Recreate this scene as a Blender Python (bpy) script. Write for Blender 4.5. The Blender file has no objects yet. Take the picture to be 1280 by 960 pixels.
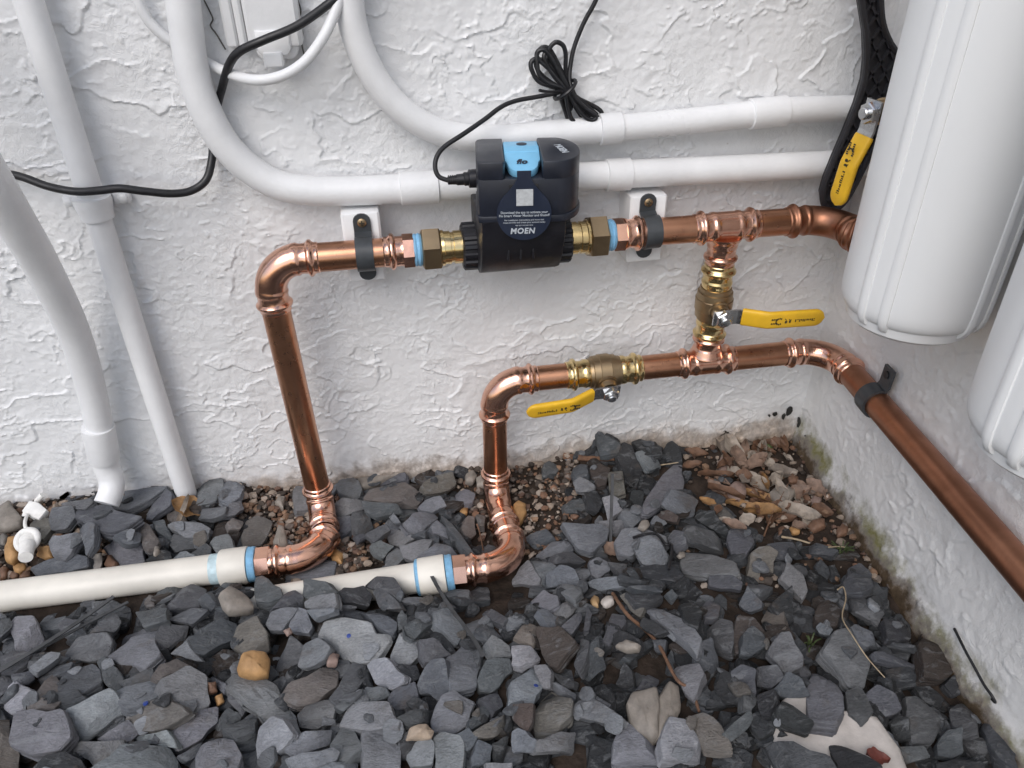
import bpy, bmesh, math, random
import numpy as np
from mathutils import Vector, Matrix

scene = bpy.context.scene
# ------------------------------------------------------------------ camera
F_PX, PITCH, YAW, ROLL = 951.8, 0.5757, 0.1614, -0.0129      # for a 1280 x 960 picture
CAM = np.array([0.0, -0.7708, 0.6191])
_fw = np.array([math.sin(YAW)*math.cos(PITCH), math.cos(YAW)*math.cos(PITCH), -math.sin(PITCH)])
_rt = np.array([math.cos(YAW), -math.sin(YAW), 0.0])
_up = np.cross(_rt, _fw)
_r2 = math.cos(ROLL)*_rt + math.sin(ROLL)*_up
_u2 = -math.sin(ROLL)*_rt + math.cos(ROLL)*_up
_rt, _up = _r2, _u2
cd = bpy.data.cameras.new('camera')
cam = bpy.data.objects.new('camera', cd)
scene.collection.objects.link(cam)
cd.sensor_width = 36.0
cd.lens = F_PX*36.0/1280.0
cd.clip_start = 0.01
cd.clip_end = 500.0
cam.matrix_world = Matrix(((_rt[0], _up[0], -_fw[0], CAM[0]), (_rt[1], _up[1], -_fw[1], CAM[1]),
                           (_rt[2], _up[2], -_fw[2], CAM[2]), (0, 0, 0, 1)))
scene.camera = cam

# ------------------------------------------------------------------ light: overcast day
SUN_EL, SUN_AZ = math.radians(46), math.radians(212)          # azimuth clockwise from +y
world = bpy.data.worlds.new('World')
scene.world = world
world.use_nodes = True
wn = world.node_tree
wn.nodes.clear()
sky = wn.nodes.new('ShaderNodeTexSky')
sky.sky_type = 'NISHITA'
sky.sun_disc = False
sky.sun_elevation = SUN_EL
sky.sun_rotation = SUN_AZ
sky.dust_density = 2.0
sky.air_density = 1.0
sky.ozone_density = 1.0
hs = wn.nodes.new('ShaderNodeHueSaturation')
hs.inputs['Saturation'].default_value = 1.0
bg = wn.nodes.new('ShaderNodeBackground')
bg.inputs['Strength'].default_value = 0.14
wo = wn.nodes.new('ShaderNodeOutputWorld')
wn.links.new(sky.outputs[0], hs.inputs['Color'])
wn.links.new(hs.outputs[0], bg.inputs['Color'])
wn.links.new(bg.outputs[0], wo.inputs['Surface'])
sl = bpy.data.lights.new('sun', 'SUN')
sl.energy = 1.2
sl.angle = math.radians(42)
sl.color = (1.0, 0.995, 0.985)
so = bpy.data.objects.new('sun', sl)
scene.collection.objects.link(so)
_sd = Vector((math.sin(SUN_AZ)*math.cos(SUN_EL), math.cos(SUN_AZ)*math.cos(SUN_EL), math.sin(SUN_EL)))
so.rotation_euler = _sd.to_track_quat('Z', 'Y').to_euler()
so.location = (0, 0, 4)
scene.view_settings.view_transform = 'Standard'
scene.view_settings.look = 'None'
scene.view_settings.exposure = 0.19
scene.view_settings.gamma = 1.0
scene.view_settings.use_curve_mapping = False

# ------------------------------------------------------------------ helpers
rng = random.Random(7)
C = scene.collection

def ray(px, py):
    return _fw + _rt*(px-640)/F_PX + _up*(480-py)/F_PX

def at(px, py, axis, val):
    """point where the line of sight through a photo pixel meets the plane axis = val"""
    d = ray(px, py); i = 'xyz'.index(axis)
    return CAM + d*(val-CAM[i])/d[i]

def at_plane(px, py, o, n):
    d = ray(px, py)
    return CAM + d*(np.dot(np.asarray(o)-CAM, n)/np.dot(d, n))

def proj(P):
    d = np.asarray(P, float)-CAM
    z = d@_fw
    return 640+F_PX*(d@_rt)/z, 480-F_PX*(d@_up)/z

def nrm(v):
    v = np.asarray(v, float); return v/np.linalg.norm(v)

class MB:
    def __init__(self): self.v = []; self.f = []
    def add(self, verts, faces):
        b = len(self.v)
        self.v += [tuple(map(float, p)) for p in verts]
        self.f += [tuple(b+i for i in f) for f in faces]
        return self
    def rings(self, rings, cap0=True, cap1=True, closed=False):
        n = len(rings[0]); vs = [p for r in rings for p in r]; fs = []
        m = len(rings)
        for i in range(m-1 if not closed else m):
            j = (i+1) % m
            for k in range(n):
                l = (k+1) % n
                fs.append((i*n+k, i*n+l, j*n+l, j*n+k))
        if not closed:
            if cap0: fs.append(tuple(range(n-1, -1, -1)))
            if cap1: fs.append(tuple((m-1)*n+k for k in range(n)))
        return self.add(vs, fs)
    def sweep(self, path, radii, seg=20, cap0=True, cap1=True, closed=False):
        """tube along a path; radii is a number, a list, or a function (i, theta)"""
        P = np.asarray(path, float); m = len(P)
        T = np.zeros_like(P)
        if closed:
            T = np.roll(P, -1, 0)-np.roll(P, 1, 0)
        else:
            T[1:-1] = P[2:]-P[:-2]; T[0] = P[1]-P[0]; T[-1] = P[-1]-P[-2]
        T /= np.linalg.norm(T, axis=1)[:, None]
        a = np.array([0, 0, 1.0]) if abs(T[0][2]) < .9 else np.array([0, 1.0, 0])
        N = nrm(np.cross(T[0], a)); rings = []
        for i in range(m):
            N = nrm(N-T[i]*np.dot(N, T[i])); B = np.cross(T[i], N); r = []
            for k in range(seg):
                th = 2*math.pi*k/seg
                R = radii(i, th) if callable(radii) else (radii[i] if hasattr(radii, '__len__') else radii)
                r.append(P[i]+(N*math.cos(th)+B*math.sin(th))*R)
            rings.append(r)
        return self.rings(rings, cap0, cap1, closed)
    def lathe(self, o, axis, prof, seg=24, phase=0.0, ref=None):
        o = np.asarray(o, float); ax = nrm(axis)
        a = np.asarray(ref if ref is not None else ((0, 0, 1.0) if abs(ax[2]) < .9 else (0, 1.0, 0)), float)
        N = nrm(a-ax*np.dot(a, ax)); B = np.cross(ax, N)
        rings = []
        for t, r in prof:
            rings.append([o+ax*t+(N*math.cos(phase+2*math.pi*k/seg)+B*math.sin(phase+2*math.pi*k/seg))*max(r, 1e-5) for k in range(seg)])
        return self.rings(rings)
    def prism(self, pts, o, ex, ey, ez, d, bev=0.0, steps=2):
        """outline pts (2-D) in the plane o + x ex + y ey, pushed along ez by d, edges rounded by bev"""
        o, ex, ey, ez = [np.asarray(v, float) for v in (o, ex, ey, ez)]
        pts = np.asarray(pts, float)
        area = 0.5*np.sum(pts[:, 0]*np.roll(pts[:, 1], -1)-np.roll(pts[:, 0], -1)*pts[:, 1])
        if area < 0: pts = pts[::-1]
        e1 = pts-np.roll(pts, 1, 0); e2 = np.roll(pts, -1, 0)-pts
        n1 = np.stack([e1[:, 1], -e1[:, 0]], 1); n2 = np.stack([e2[:, 1], -e2[:, 0]], 1)
        n1 /= np.linalg.norm(n1, axis=1)[:, None]+1e-12; n2 /= np.linalg.norm(n2, axis=1)[:, None]+1e-12
        nn = n1+n2; nn /= np.maximum(np.sum(nn*n1, 1), .3)[:, None]
        def ring(inset, z): return [o+ex*p[0]+ey*p[1]+ez*z for p in pts-nn*inset]
        R = []
        if bev > 0:
            for s in range(steps+1):
                a = math.pi/2*s/steps
                R.append(ring(bev*(1-math.sin(a)), bev*(1-math.cos(a))))
            for s in range(steps+1):
                a = math.pi/2*s/steps
                R.append(ring(bev*(1-math.cos(a)), d-bev*(1-math.sin(a))))
        else:
            R = [ring(0, 0), ring(0, d)]
        return self.rings(R)
    def box(self, c, s, bev=0.0, ex=(1, 0, 0), ey=(0, 1, 0), ez=(0, 0, 1)):
        c = np.asarray(c, float); h = np.asarray(s, float)/2
        pts = [(-h[0], -h[1]), (h[0], -h[1]), (h[0], h[1]), (-h[0], h[1])]
        if bev > 0:
            q = []
            for (x, y), (sx, sy) in zip(pts, [(1, 1), (-1, 1), (-1, -1), (1, -1)]):
                q.append((x, y, sx, sy))
            pp = []
            order = [((0, 1), (1, 0)), ((-1, 0), (0, 1)), ((0, -1), (-1, 0)), ((1, 0), (0, -1))]
            for (x, y, sx, sy), (a, b) in zip(q, order):
                pp.append((x+a[0]*bev, y+a[1]*bev)); pp.append((x+b[0]*bev, y+b[1]*bev))
            pts = pp
        return self.prism(pts, c-np.asarray(ez, float)*h[2], ex, ey, ez, s[2], bev)
    def strip(self, path, wdir, width, thick, side=1.0):
        """flat band: path is its inner face, wdir its width direction"""
        P = np.asarray(path, float); w = nrm(wdir)*width/2; m = len(P); R = []
        for i in range(m):
            t = P[min(i+1, m-1)]-P[max(i-1, 0)]
            n = nrm(np.cross(t, w))*thick*side
            R.append([P[i]-w, P[i]+w, P[i]+w+n, P[i]-w+n])
        return self.rings(R)

def root_loc(o):
    v = np.zeros(3)
    while o is not None:
        v += np.array(o.location); o = o.parent
    return v

def finish(me, smooth=True, angle=35, recalc=True):
    if recalc:
        bm = bmesh.new(); bm.from_mesh(me)
        bmesh.ops.recalc_face_normals(bm, faces=bm.faces[:])
        bm.to_mesh(me); bm.free()
    if smooth:
        me.shade_smooth()
        me.set_sharp_from_angle(angle=math.radians(angle))

def obj(name, mb, mat, parent=None, smooth=True, angle=35, loc=None):
    """one mesh object from world-space geometry; loc sets its own origin when it is top-level"""
    me = bpy.data.meshes.new(name)
    off = root_loc(parent) if parent is not None else (np.asarray(loc, float) if loc is not None else np.zeros(3))
    V = np.asarray(mb.v, float)-off
    me.from_pydata([tuple(p) for p in V], [], mb.f)
    me.materials.append(mat)
    finish(me, smooth, angle)
    o = bpy.data.objects.new(name, me)
    C.objects.link(o)
    if parent is not None: o.parent = parent
    elif loc is not None: o.location = tuple(loc)
    return o

def tag(o, label, cat, group=None):
    o['label'] = label; o['category'] = cat
    if group: o['group'] = group
    return o

def thing(name, label, cat, loc, group=None):
    o = bpy.data.objects.new(name, None)
    o.empty_display_size = 0.02
    C.objects.link(o); o.location = tuple(float(a) for a in loc)
    return tag(o, label, cat, group)

def spline(pts, n=10, closed=False):
    P = np.asarray(pts, float); m = len(P); out = []
    rngi = range(m if closed else m-1)
    for i in rngi:
        if closed: p0, p1, p2, p3 = P[(i-1) % m], P[i], P[(i+1) % m], P[(i+2) % m]
        else: p0, p1, p2, p3 = P[max(i-1, 0)], P[i], P[i+1], P[min(i+2, m-1)]
        for k in range(n):
            t = k/n
            out.append(0.5*((2*p1)+(-p0+p2)*t+(2*p0-5*p1+4*p2-p3)*t*t+(-p0+3*p1-3*p2+p3)*t**3))
    if not closed: out.append(P[-1])
    return np.array(out)

def fillet(pts, R, n=12):
    """polyline with its corners rounded by radius R (a number or one per corner)"""
    P = [np.asarray(p, float) for p in pts]; out = [P[0]]
    for i in range(1, len(P)-1):
        r = R[i-1] if hasattr(R, '__len__') else R
        a = nrm(P[i-1]-P[i]); b = nrm(P[i+1]-P[i])
        ang = math.acos(max(-1, min(1, float(np.dot(a, b)))))
        t = r/math.tan(ang/2)
        c = P[i]+nrm(a+b)*(r/math.sin(ang/2))
        s, e = P[i]+a*t-c, P[i]+b*t-c
        w = math.acos(max(-1, min(1, float(np.dot(s, e)/r/r))))
        for k in range(n+1):
            q = k/n
            out.append(c+(s*math.sin((1-q)*w)+e*math.sin(q*w))/math.sin(w))
    out.append(P[-1])
    return np.array(out)

def resample(P, step):
    P = np.asarray(P, float)
    L = np.concatenate([[0], np.cumsum(np.linalg.norm(np.diff(P, axis=0), axis=1))])
    n = max(2, int(round(L[-1]/step))+1)
    s = np.linspace(0, L[-1], n)
    return np.stack([np.interp(s, L, P[:, k]) for k in range(3)], 1), s, L[-1]

def smoothstep(a, b, x):
    t = np.clip((x-a)/(b-a), 0, 1); return t*t*(3-2*t)

_perm = np.random.RandomState(3).permutation(512)
_g = np.random.RandomState(5).uniform(0, 2*math.pi, 512)
def perlin(x, y, seed=0):
    x = np.asarray(x, float)+seed*17.31; y = np.asarray(y, float)+seed*9.73
    xi = np.floor(x).astype(int); yi = np.floor(y).astype(int)
    xf, yf = x-xi, y-yi
    def g(i, j, dx, dy):
        a = _g[_perm[(_perm[i % 512]+j) % 512]]
        return np.cos(a)*dx+np.sin(a)*dy
    u = xf**3*(xf*(xf*6-15)+10); v = yf**3*(yf*(yf*6-15)+10)
    n00 = g(xi, yi, xf, yf); n10 = g(xi+1, yi, xf-1, yf)
    n01 = g(xi, yi+1, xf, yf-1); n11 = g(xi+1, yi+1, xf-1, yf-1)
    return (n00*(1-u)+n10*u)*(1-v)+(n01*(1-u)+n11*u)*v*1.0
def fbm(x, y, o=4, seed=0, gain=.5):
    s = 0; a = 1
    for k in range(o):
        s = s+a*perlin(x*2**k, y*2**k, seed+k*3); a *= gain
    return s

# ------------------------------------------------------------------ materials
def new_mat(name):
    m = bpy.data.materials.new(name); m.use_nodes = True
    nt = m.node_tree; b = nt.nodes['Principled BSDF']
    return m, nt, b
def N(nt, t, **kw):
    n = nt.nodes.new(t)
    for k, v in kw.items(): setattr(n, k, v)
    return n
def noise(nt, scale, detail=4, rough=.55, vec=None, dist=0.0):
    n = N(nt, 'ShaderNodeTexNoise'); n.inputs['Scale'].default_value = scale
    n.inputs['Detail'].default_value = detail; n.inputs['Roughness'].default_value = rough
    n.inputs['Distortion'].default_value = dist
    if vec is not None: nt.links.new(vec, n.inputs['Vector'])
    return n
def ramp(nt, fac, stops):
    r = N(nt, 'ShaderNodeValToRGB')
    el = r.color_ramp.elements
    while len(el) < len(stops): el.new(0.5)
    for e, (p, c) in zip(el, stops):
        e.position = p; e.color = (c, c, c, 1) if not hasattr(c, '__len__') else (*c, 1)
    nt.links.new(fac, r.inputs[0]); return r
def mix(nt, fac, a, b, mode='MIX'):
    m = N(nt, 'ShaderNodeMix', data_type='RGBA', blend_type=mode)
    for s, v in ((0, fac), (6, a), (7, b)):
        if hasattr(v, 'is_linked') or hasattr(v, 'links'): nt.links.new(v, m.inputs[s])
        else: m.inputs[s].default_value = v if not hasattr(v, '__len__') else (*v, 1) if len(v) == 3 else v
    return m.outputs[2]
def math_(nt, op, a, b=None, clamp=False):
    m = N(nt, 'ShaderNodeMath', operation=op, use_clamp=clamp)
    for i, v in enumerate((a, b)):
        if v is None: continue
        if hasattr(v, 'links'): nt.links.new(v, m.inputs[i])
        else: m.inputs[i].default_value = v
    return m.outputs[0]
def bump(nt, b, h, strength, dist):
    n = N(nt, 'ShaderNodeBump'); n.inputs['Strength'].default_value = strength
    n.inputs['Distance'].default_value = dist
    nt.links.new(h, n.inputs['Height']); nt.links.new(n.outputs[0], b.inputs['Normal'])
    return n
def coord(nt, which='Object'):
    return N(nt, 'ShaderNodeTexCoord').outputs[which]
def geo(nt): return N(nt, 'ShaderNodeNewGeometry').outputs['Position']

def simple(name, col, rough=.5, metal=0.0, var=.12, scale=60, bmp=.0, spec=.5, rvar=.15, bscale=None):
    m, nt, b = new_mat(name)
    p = geo(nt)
    n = noise(nt, scale, 5, .6, p)
    lo = [c*(1-var) for c in col]; hi = [min(1, c*(1+var)) for c in col]
    r = ramp(nt, n.outputs[0], [(.3, lo), (.7, hi)])
    nt.links.new(r.outputs[0], b.inputs['Base Color'])
    r2 = ramp(nt, noise(nt, scale*.6, 4, .6, p).outputs[0], [(.3, max(.02, rough-rvar)), (.7, min(1, rough+rvar))])
    nt.links.new(r2.outputs[0], b.inputs['Roughness'])
    b.inputs['Metallic'].default_value = metal
    b.inputs['Specular IOR Level'].default_value = spec
    if bmp > 0:
        bump(nt, b, noise(nt, bscale or scale*4, 4, .6, p).outputs[0], bmp, .002)
    return m

def wall_paint(name, white, soil, low, high, moss=0.0, scale=1.0):
    """white masonry paint, soiled in a ragged band above the ground"""
    m, nt, b = new_mat(name)
    p = geo(nt)
    base = ramp(nt, noise(nt, 5, 5, .6, p).outputs[0], [(.25, [c*.93 for c in white]), (.75, white)])
    sx = N(nt, 'ShaderNodeSeparateXYZ'); nt.links.new(p, sx.inputs[0])
    nz = noise(nt, 22, 6, .65, p)
    nf = noise(nt, 90, 4, .7, p)
    h = math_(nt, 'ADD', sx.outputs['Z'], math_(nt, 'MULTIPLY', math_(nt, 'SUBTRACT', nz.outputs[0], .5), .07))
    h = math_(nt, 'ADD', h, math_(nt, 'MULTIPLY', math_(nt, 'SUBTRACT', nf.outputs[0], .5), .018))
    d = ramp(nt, math_(nt, 'DIVIDE', math_(nt, 'SUBTRACT', h, low), high-low, True), [(0, 1.0), (.3, .75), (.55, .2), (1, 0.0)])
    soilc = ramp(nt, nf.outputs[0], [(.3, [c*.5 for c in soil]), (.55, soil), (.75, [min(1, c*1.8) for c in soil])])
    c = mix(nt, d.outputs[0], base.outputs[0], soilc.outputs[0])
    if moss > 0:
        g = ramp(nt, math_(nt, 'DIVIDE', math_(nt, 'SUBTRACT', h, low+.006), high-low, True), [(0, 0.0), (.25, 1.0), (.5, .7), (.9, 0.0)])
        gm = ramp(nt, noise(nt, 17, 5, .7, p).outputs[0], [(.42, 0.0), (.58, moss)])
        c = mix(nt, math_(nt, 'MULTIPLY', g.outputs[0], gm.outputs[0]), c, (.16, .15, .045))
    # little brown specks
    sp = ramp(nt, noise(nt, 120, 3, .5, p).outputs[0], [(.68, 0.0), (.74, .6)])
    sp2 = ramp(nt, noise(nt, 7, 3, .5, p).outputs[0], [(.55, 0.0), (.7, 1.0)])
    c = mix(nt, math_(nt, 'MULTIPLY', sp.outputs[0], sp2.outputs[0]), c, (.3, .24, .18))
    nt.links.new(c, b.inputs['Base Color'])
    b.inputs['Roughness'].default_value = .42
    b.inputs['Specular IOR Level'].default_value = .4
    rg = ramp(nt, noise(nt, 85*scale, 4, .6, p, 1.2).outputs[0], [(.44, 0.0), (.50, 1.0), (.53, .55), (.60, 0.0)])
    hh = math_(nt, 'ADD', math_(nt, 'MULTIPLY', noise(nt, 170*scale, 5, .65, p).outputs[0], .8), math_(nt, 'MULTIPLY', noise(nt, 500*scale, 3, .6, p).outputs[0], .6))
    hh = math_(nt, 'ADD', hh, math_(nt, 'MULTIPLY', rg.outputs[0], .45))
    flat = ramp(nt, noise(nt, 9, 3, .6, p, .4).outputs[0], [(.40, .12), (.62, 1.0)])       # trowelled smooth in places
    hh = math_(nt, 'MULTIPLY', hh, flat.outputs[0])
    bump(nt, b, hh, .5, .0012)
    return m

def slate(name, attr=False):
    m, nt, b = new_mat(name)
    oc = coord(nt, 'Object')
    if attr:
        a = N(nt, 'ShaderNodeAttribute'); a.attribute_name = 'tone'; col = a.outputs['Color']; vec = oc
    else:
        oi = N(nt, 'ShaderNodeObjectInfo'); col = oi.outputs['Color']
        mul = N(nt, 'ShaderNodeVectorMath', operation='ADD')
        cx = N(nt, 'ShaderNodeCombineXYZ')
        for k, f in enumerate((37., 91., 53.)):
            nt.links.new(math_(nt, 'MULTIPLY', oi.outputs['Random'], f), cx.inputs[k])
        nt.links.new(oc, mul.inputs[0]); nt.links.new(cx.outputs[0], mul.inputs[1]); vec = mul.outputs[0]
    mp = N(nt, 'ShaderNodeMapping'); mp.inputs['Scale'].default_value = (1, 2.2, 7)
    nt.links.new(vec, mp.inputs['Vector'])
    n1 = noise(nt, 45, 6, .65, mp.outputs[0], .6)
    n2 = noise(nt, 26, 4, .6, vec)
    n3 = noise(nt, 260, 5, .7, mp.outputs[0])
    v = ramp(nt, n2.outputs[0], [(.25, .62), (.75, 1.3)])
    c = mix(nt, 1.0, col, v.outputs[0], 'MULTIPLY')
    v2 = ramp(nt, n3.outputs[0], [(.3, .72), (.72, 1.3)])
    c = mix(nt, 1.0, c, v2.outputs[0], 'MULTIPLY')
    # pale scuffs and dust
    s = ramp(nt, n1.outputs[0], [(.54, 0.0), (.64, .38)])
    c = mix(nt, s.outputs[0], c, (.25, .26, .27))
    # brown earth smears
    e = ramp(nt, noise(nt, 19, 5, .7, vec).outputs[0], [(.60, 0.0), (.72, .5)])
    c = mix(nt, e.outputs[0], c, (.105, .08, .06))
    nt.links.new(c, b.inputs['Base Color'])
    rr = ramp(nt, n2.outputs[0], [(.3, .45), (.7, .75)])
    nt.links.new(rr.outputs[0], b.inputs['Roughness'])
    b.inputs['Specular IOR Level'].default_value = .42
    h = math_(nt, 'ADD', n1.outputs[0], math_(nt, 'MULTIPLY', n3.outputs[0], .5))
    bump(nt, b, h, 1.0, .0034)
    return m

def stone_plain(name):
    """pebbles and other stones, coloured per object"""
    m, nt, b = new_mat(name)
    oi = N(nt, 'ShaderNodeObjectInfo'); oc = coord(nt, 'Object')
    n2 = noise(nt, 60, 6, .65, oc); n3 = noise(nt, 300, 4, .7, oc)
    v = ramp(nt, n2.outputs[0], [(.25, .55), (.75, 1.35)])
    c = mix(nt, 1.0, oi.outputs['Color'], v.outputs[0], 'MULTIPLY')
    s = ramp(nt, noise(nt, 90, 4, .7, oc).outputs[0], [(.62, 0.0), (.72, .45)])
    c = mix(nt, s.outputs[0], c, (.12, .085, .06))
    nt.links.new(c, b.inputs['Base Color'])
    b.inputs['Roughness'].default_value = .62
    bump(nt, b, math_(nt, 'ADD', n2.outputs[0], math_(nt, 'MULTIPLY', n3.outputs[0], .4)), .6, .002)
    return m

def attr_mat(name, rough=.75, scale=120, bmp=.5):
    m, nt, b = new_mat(name)
    a = N(nt, 'ShaderNodeAttribute'); a.attribute_name = 'tone'
    oc = geo(nt)
    v = ramp(nt, noise(nt, scale, 5, .65, oc).outputs[0], [(.25, .6), (.75, 1.35)])
    nt.links.new(mix(nt, 1.0, a.outputs['Color'], v.outputs[0], 'MULTIPLY'), b.inputs['Base Color'])
    b.inputs['Roughness'].default_value = rough
    bump(nt, b, noise(nt, scale*3, 4, .6, oc).outputs[0], bmp, .002)
    return m

def copper(name, base, dark, rough, rv, tarn):
    m, nt, b = new_mat(name)
    p = geo(nt)
    n1 = noise(nt, 26, 5, .6, p, .8); n2 = noise(nt, 120, 5, .65, p)
    f = ramp(nt, n1.outputs[0], [(.35, 0.0), (.75, tarn)])
    f2 = ramp(nt, n2.outputs[0], [(.45, 0.0), (.85, tarn*.35)])
    c = mix(nt, math_(nt, 'MAXIMUM', f.outputs[0], f2.outputs[0]), base, dark)
    nt.links.new(c, b.inputs['Base Color'])
    b.inputs['Metallic'].default_value = 1.0
    r = ramp(nt, n2.outputs[0], [(.3, rough-rv), (.75, rough+rv)])
    nt.links.new(r.outputs[0], b.inputs['Roughness'])
    bump(nt, b, n2.outputs[0], .02, .001)
    return m

M = {}
M['wall'] = wall_paint('wall_paint', (.80, .805, .81), (.34, .27, .21), -.012, .045)
M['side_wall'] = wall_paint('side_wall_paint', (.80, .795, .785), (.10, .072, .046), -.014, .024, .95, .8)
M['conduit'] = simple('conduit_paint', (.79, .795, .80), .4, var=.07, scale=18, bmp=.18, bscale=220)
M['paint'] = simple('white_paint', (.82, .825, .83), .42, var=.04, scale=25, bmp=.15, bscale=180)
M['tank'] = simple('white_plastic', (.82, .83, .83), .38, var=.015, scale=10, rvar=.05)
M['pvc'] = simple('pvc_plastic', (.74, .705, .63), .45, var=.10, scale=16, bmp=.1)
M['primer'] = simple('blue_primer', (.55, .70, .74), .5, var=.3, scale=70)
M['tape'] = simple('blue_tape', (.22, .47, .70), .55, var=.15, scale=200, bmp=.4)
M['copper'] = copper('copper_tube', (.60, .315, .195), (.38, .185, .11), .30, .04, .7)
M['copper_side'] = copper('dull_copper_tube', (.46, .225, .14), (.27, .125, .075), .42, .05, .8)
M['fitting'] = copper('copper_fitting', (.84, .495, .365), (.58, .315, .22), .20, .04, .6)
M['brass'] = copper('bright_brass', (.82, .64, .33), (.50, .34, .14), .2, .07, .6)
M['brass_dull'] = copper('cast_brass', (.40, .30, .185), (.27, .195, .115), .42, .06, .6)
M['steel'] = copper('plated_steel', (.62, .63, .64), (.34, .33, .32), .28, .08, .5)
M['yellow'] = simple('yellow_vinyl', (.80, .47, .025), .42, var=.08, scale=80)
M['ink'] = simple('dark_ink', (.035, .03, .02), .6, var=.2)
M['clamp'] = simple('charcoal_plastic', (.045, .05, .055), .42, var=.2, scale=90)
M['black'] = simple('black_rubber', (.012, .012, .014), .45, var=.3, scale=120)
M['wrench'] = simple('black_plastic', (.022, .022, .026), .45, var=.25, scale=60)
M['device'] = simple('navy_black_plastic', (.015, .018, .028), .38, var=.2, scale=60, rvar=.06)
M['device_low'] = simple('black_moulded_plastic', (.012, .012, .016), .45, var=.2, scale=80)
M['clip'] = simple('sky_blue_plastic', (.20, .50, .74), .4, var=.06, scale=50)
M['tag'] = simple('navy_card', (.014, .021, .042), .45, var=.1, scale=60)
M['print'] = simple('pale_print', (.46, .50, .54), .6, var=.1)
M['code'] = simple('pale_grey_card', (.50, .52, .53), .6, var=.15, scale=300)
M['cap'] = simple('chalky_white_plastic', (.78, .77, .74), .6, var=.12, scale=90, bmp=.3)
M['crack'] = simple('crack_shadow', (.10, .095, .085), .8, var=.3)
M['peel'] = simple('black_bitumen', (.02, .02, .018), .6)
M['soil'] = simple('dark_earth', (.036, .026, .020), .9, var=.6, scale=50, bmp=1.0, bscale=160, spec=.25)
M['slate'] = slate('slate')
M['slate_fill'] = slate('slate_mixed', True)
M['stone'] = stone_plain('field_stone')
M['gravel'] = attr_mat('gravel_mixed')
M['marble'] = simple('pale_slab', (.50, .465, .435), .55, var=.22, scale=40, bmp=.3)
M['twig'] = simple('twig_bark', (.16, .085, .05), .75, var=.35, scale=150, bmp=.4)
M['straw'] = simple('dry_straw', (.34, .27, .18), .7, var=.25, scale=150)
M['strip'] = simple('weathered_black_plastic', (.05, .052, .055), .45, var=.4, scale=70)
M['grass'] = simple('green_blade', (.045, .065, .02), .6, var=.4, scale=90)
M['blue_mark'] = simple('blue_paint', (.02, .05, .25), .5)
LEAF = {'w': (.31, .265, .22), 'p': (.20, .135, .10), 'o': (.27, .15, .06), 'g': (.18, .15, .125),
        'b': (.125, .066, .038), 'r': (.13, .032, .022), 'v': (.06, .10, .025)}
for k, c in LEAF.items(): M['leaf_'+k] = simple('dead_leaf_'+k, c, .65, var=.35, scale=120, bmp=.4)

# ------------------------------------------------------------------ the two walls
XS, SANG = 0.523, -0.078                                       # side wall: foot of the corner, lean from square
SDIR = np.array([math.sin(SANG), -math.cos(SANG), 0.0])        # along the side wall, towards the camera
SNRM = np.array([-math.cos(SANG), -math.sin(SANG), 0.0])       # out of the side wall
def side_x(y): return XS+SDIR[0]/SDIR[1]*y

def axis_coords(lo, hi, flo, fhi, fine, coarse):
    a = list(np.arange(flo, fhi+1e-9, fine)); s = fine; x = flo
    left = []
    while x > lo:
        s = min(coarse, s*1.25); x -= s; left.append(max(x, lo))
    s = fine; x = a[-1]; right = []
    while x < hi:
        s = min(coarse, s*1.25); x += s; right.append(min(x, hi))
    return np.array(left[::-1]+a+right)

def lip(n, fall):
    """plaster lip: a sharp step where n crosses zero, fading away on the far side"""
    return smoothstep(-.004, .014, n)*np.exp(-np.maximum(n, 0)/fall)

def stucco(U, V, seed=0, strength=1.0):
    """hand-trowelled render under thick paint: ragged lips, a few ridges, crumbs, and smooth flats between"""
    wu = U+.012*perlin(U*18, V*18, seed+1)+.005*perlin(U*55, V*55, seed+4)+.002*perlin(U*140, V*140, seed+6)
    wv = V+.012*perlin(U*18, V*18, seed+2)+.005*perlin(U*55, V*55, seed+5)+.002*perlin(U*140, V*140, seed+8)
    h = .004*fbm(U*3.5, V*3.5, 3, seed+7)+.0008*fbm(U*22, V*26, 2, seed+9)
    m1 = smoothstep(-.12, .18, fbm(U*9, V*9, 2, seed+51)); m2 = smoothstep(-.04, .2, fbm(U*12, V*12, 2, seed+55))
    m3 = smoothstep(-.05, .18, fbm(U*10, V*10, 2, seed+58))
    h += .0023*lip(fbm(wu*9, wv*17, 3, seed+11), .12)*m1
    h += .0017*lip(fbm(wu*24+wv*7, wv*38-wu*5, 3, seed+21)-.05, .10)*m2
    h += .0009*lip(fbm(wu*60-wv*14, wv*85, 2, seed+31)-.12, .12)*m3
    rd = np.abs(fbm(wu*15+wv*7, wv*20-wu*6, 3, seed+41))
    h += .0016*np.exp(-(rd/.016)**2)*smoothstep(.14, .32, fbm(U*8, V*8, 2, seed+45))
    cr = perlin(wu*150, wv*190, seed+61)
    h += .0010*smoothstep(.30, .44, cr)*smoothstep(-.05, .25, fbm(U*9, V*9, 2, seed+71))
    h += .0006*fbm(U*120, V*120, 3, seed+81)
    return h*strength

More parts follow.
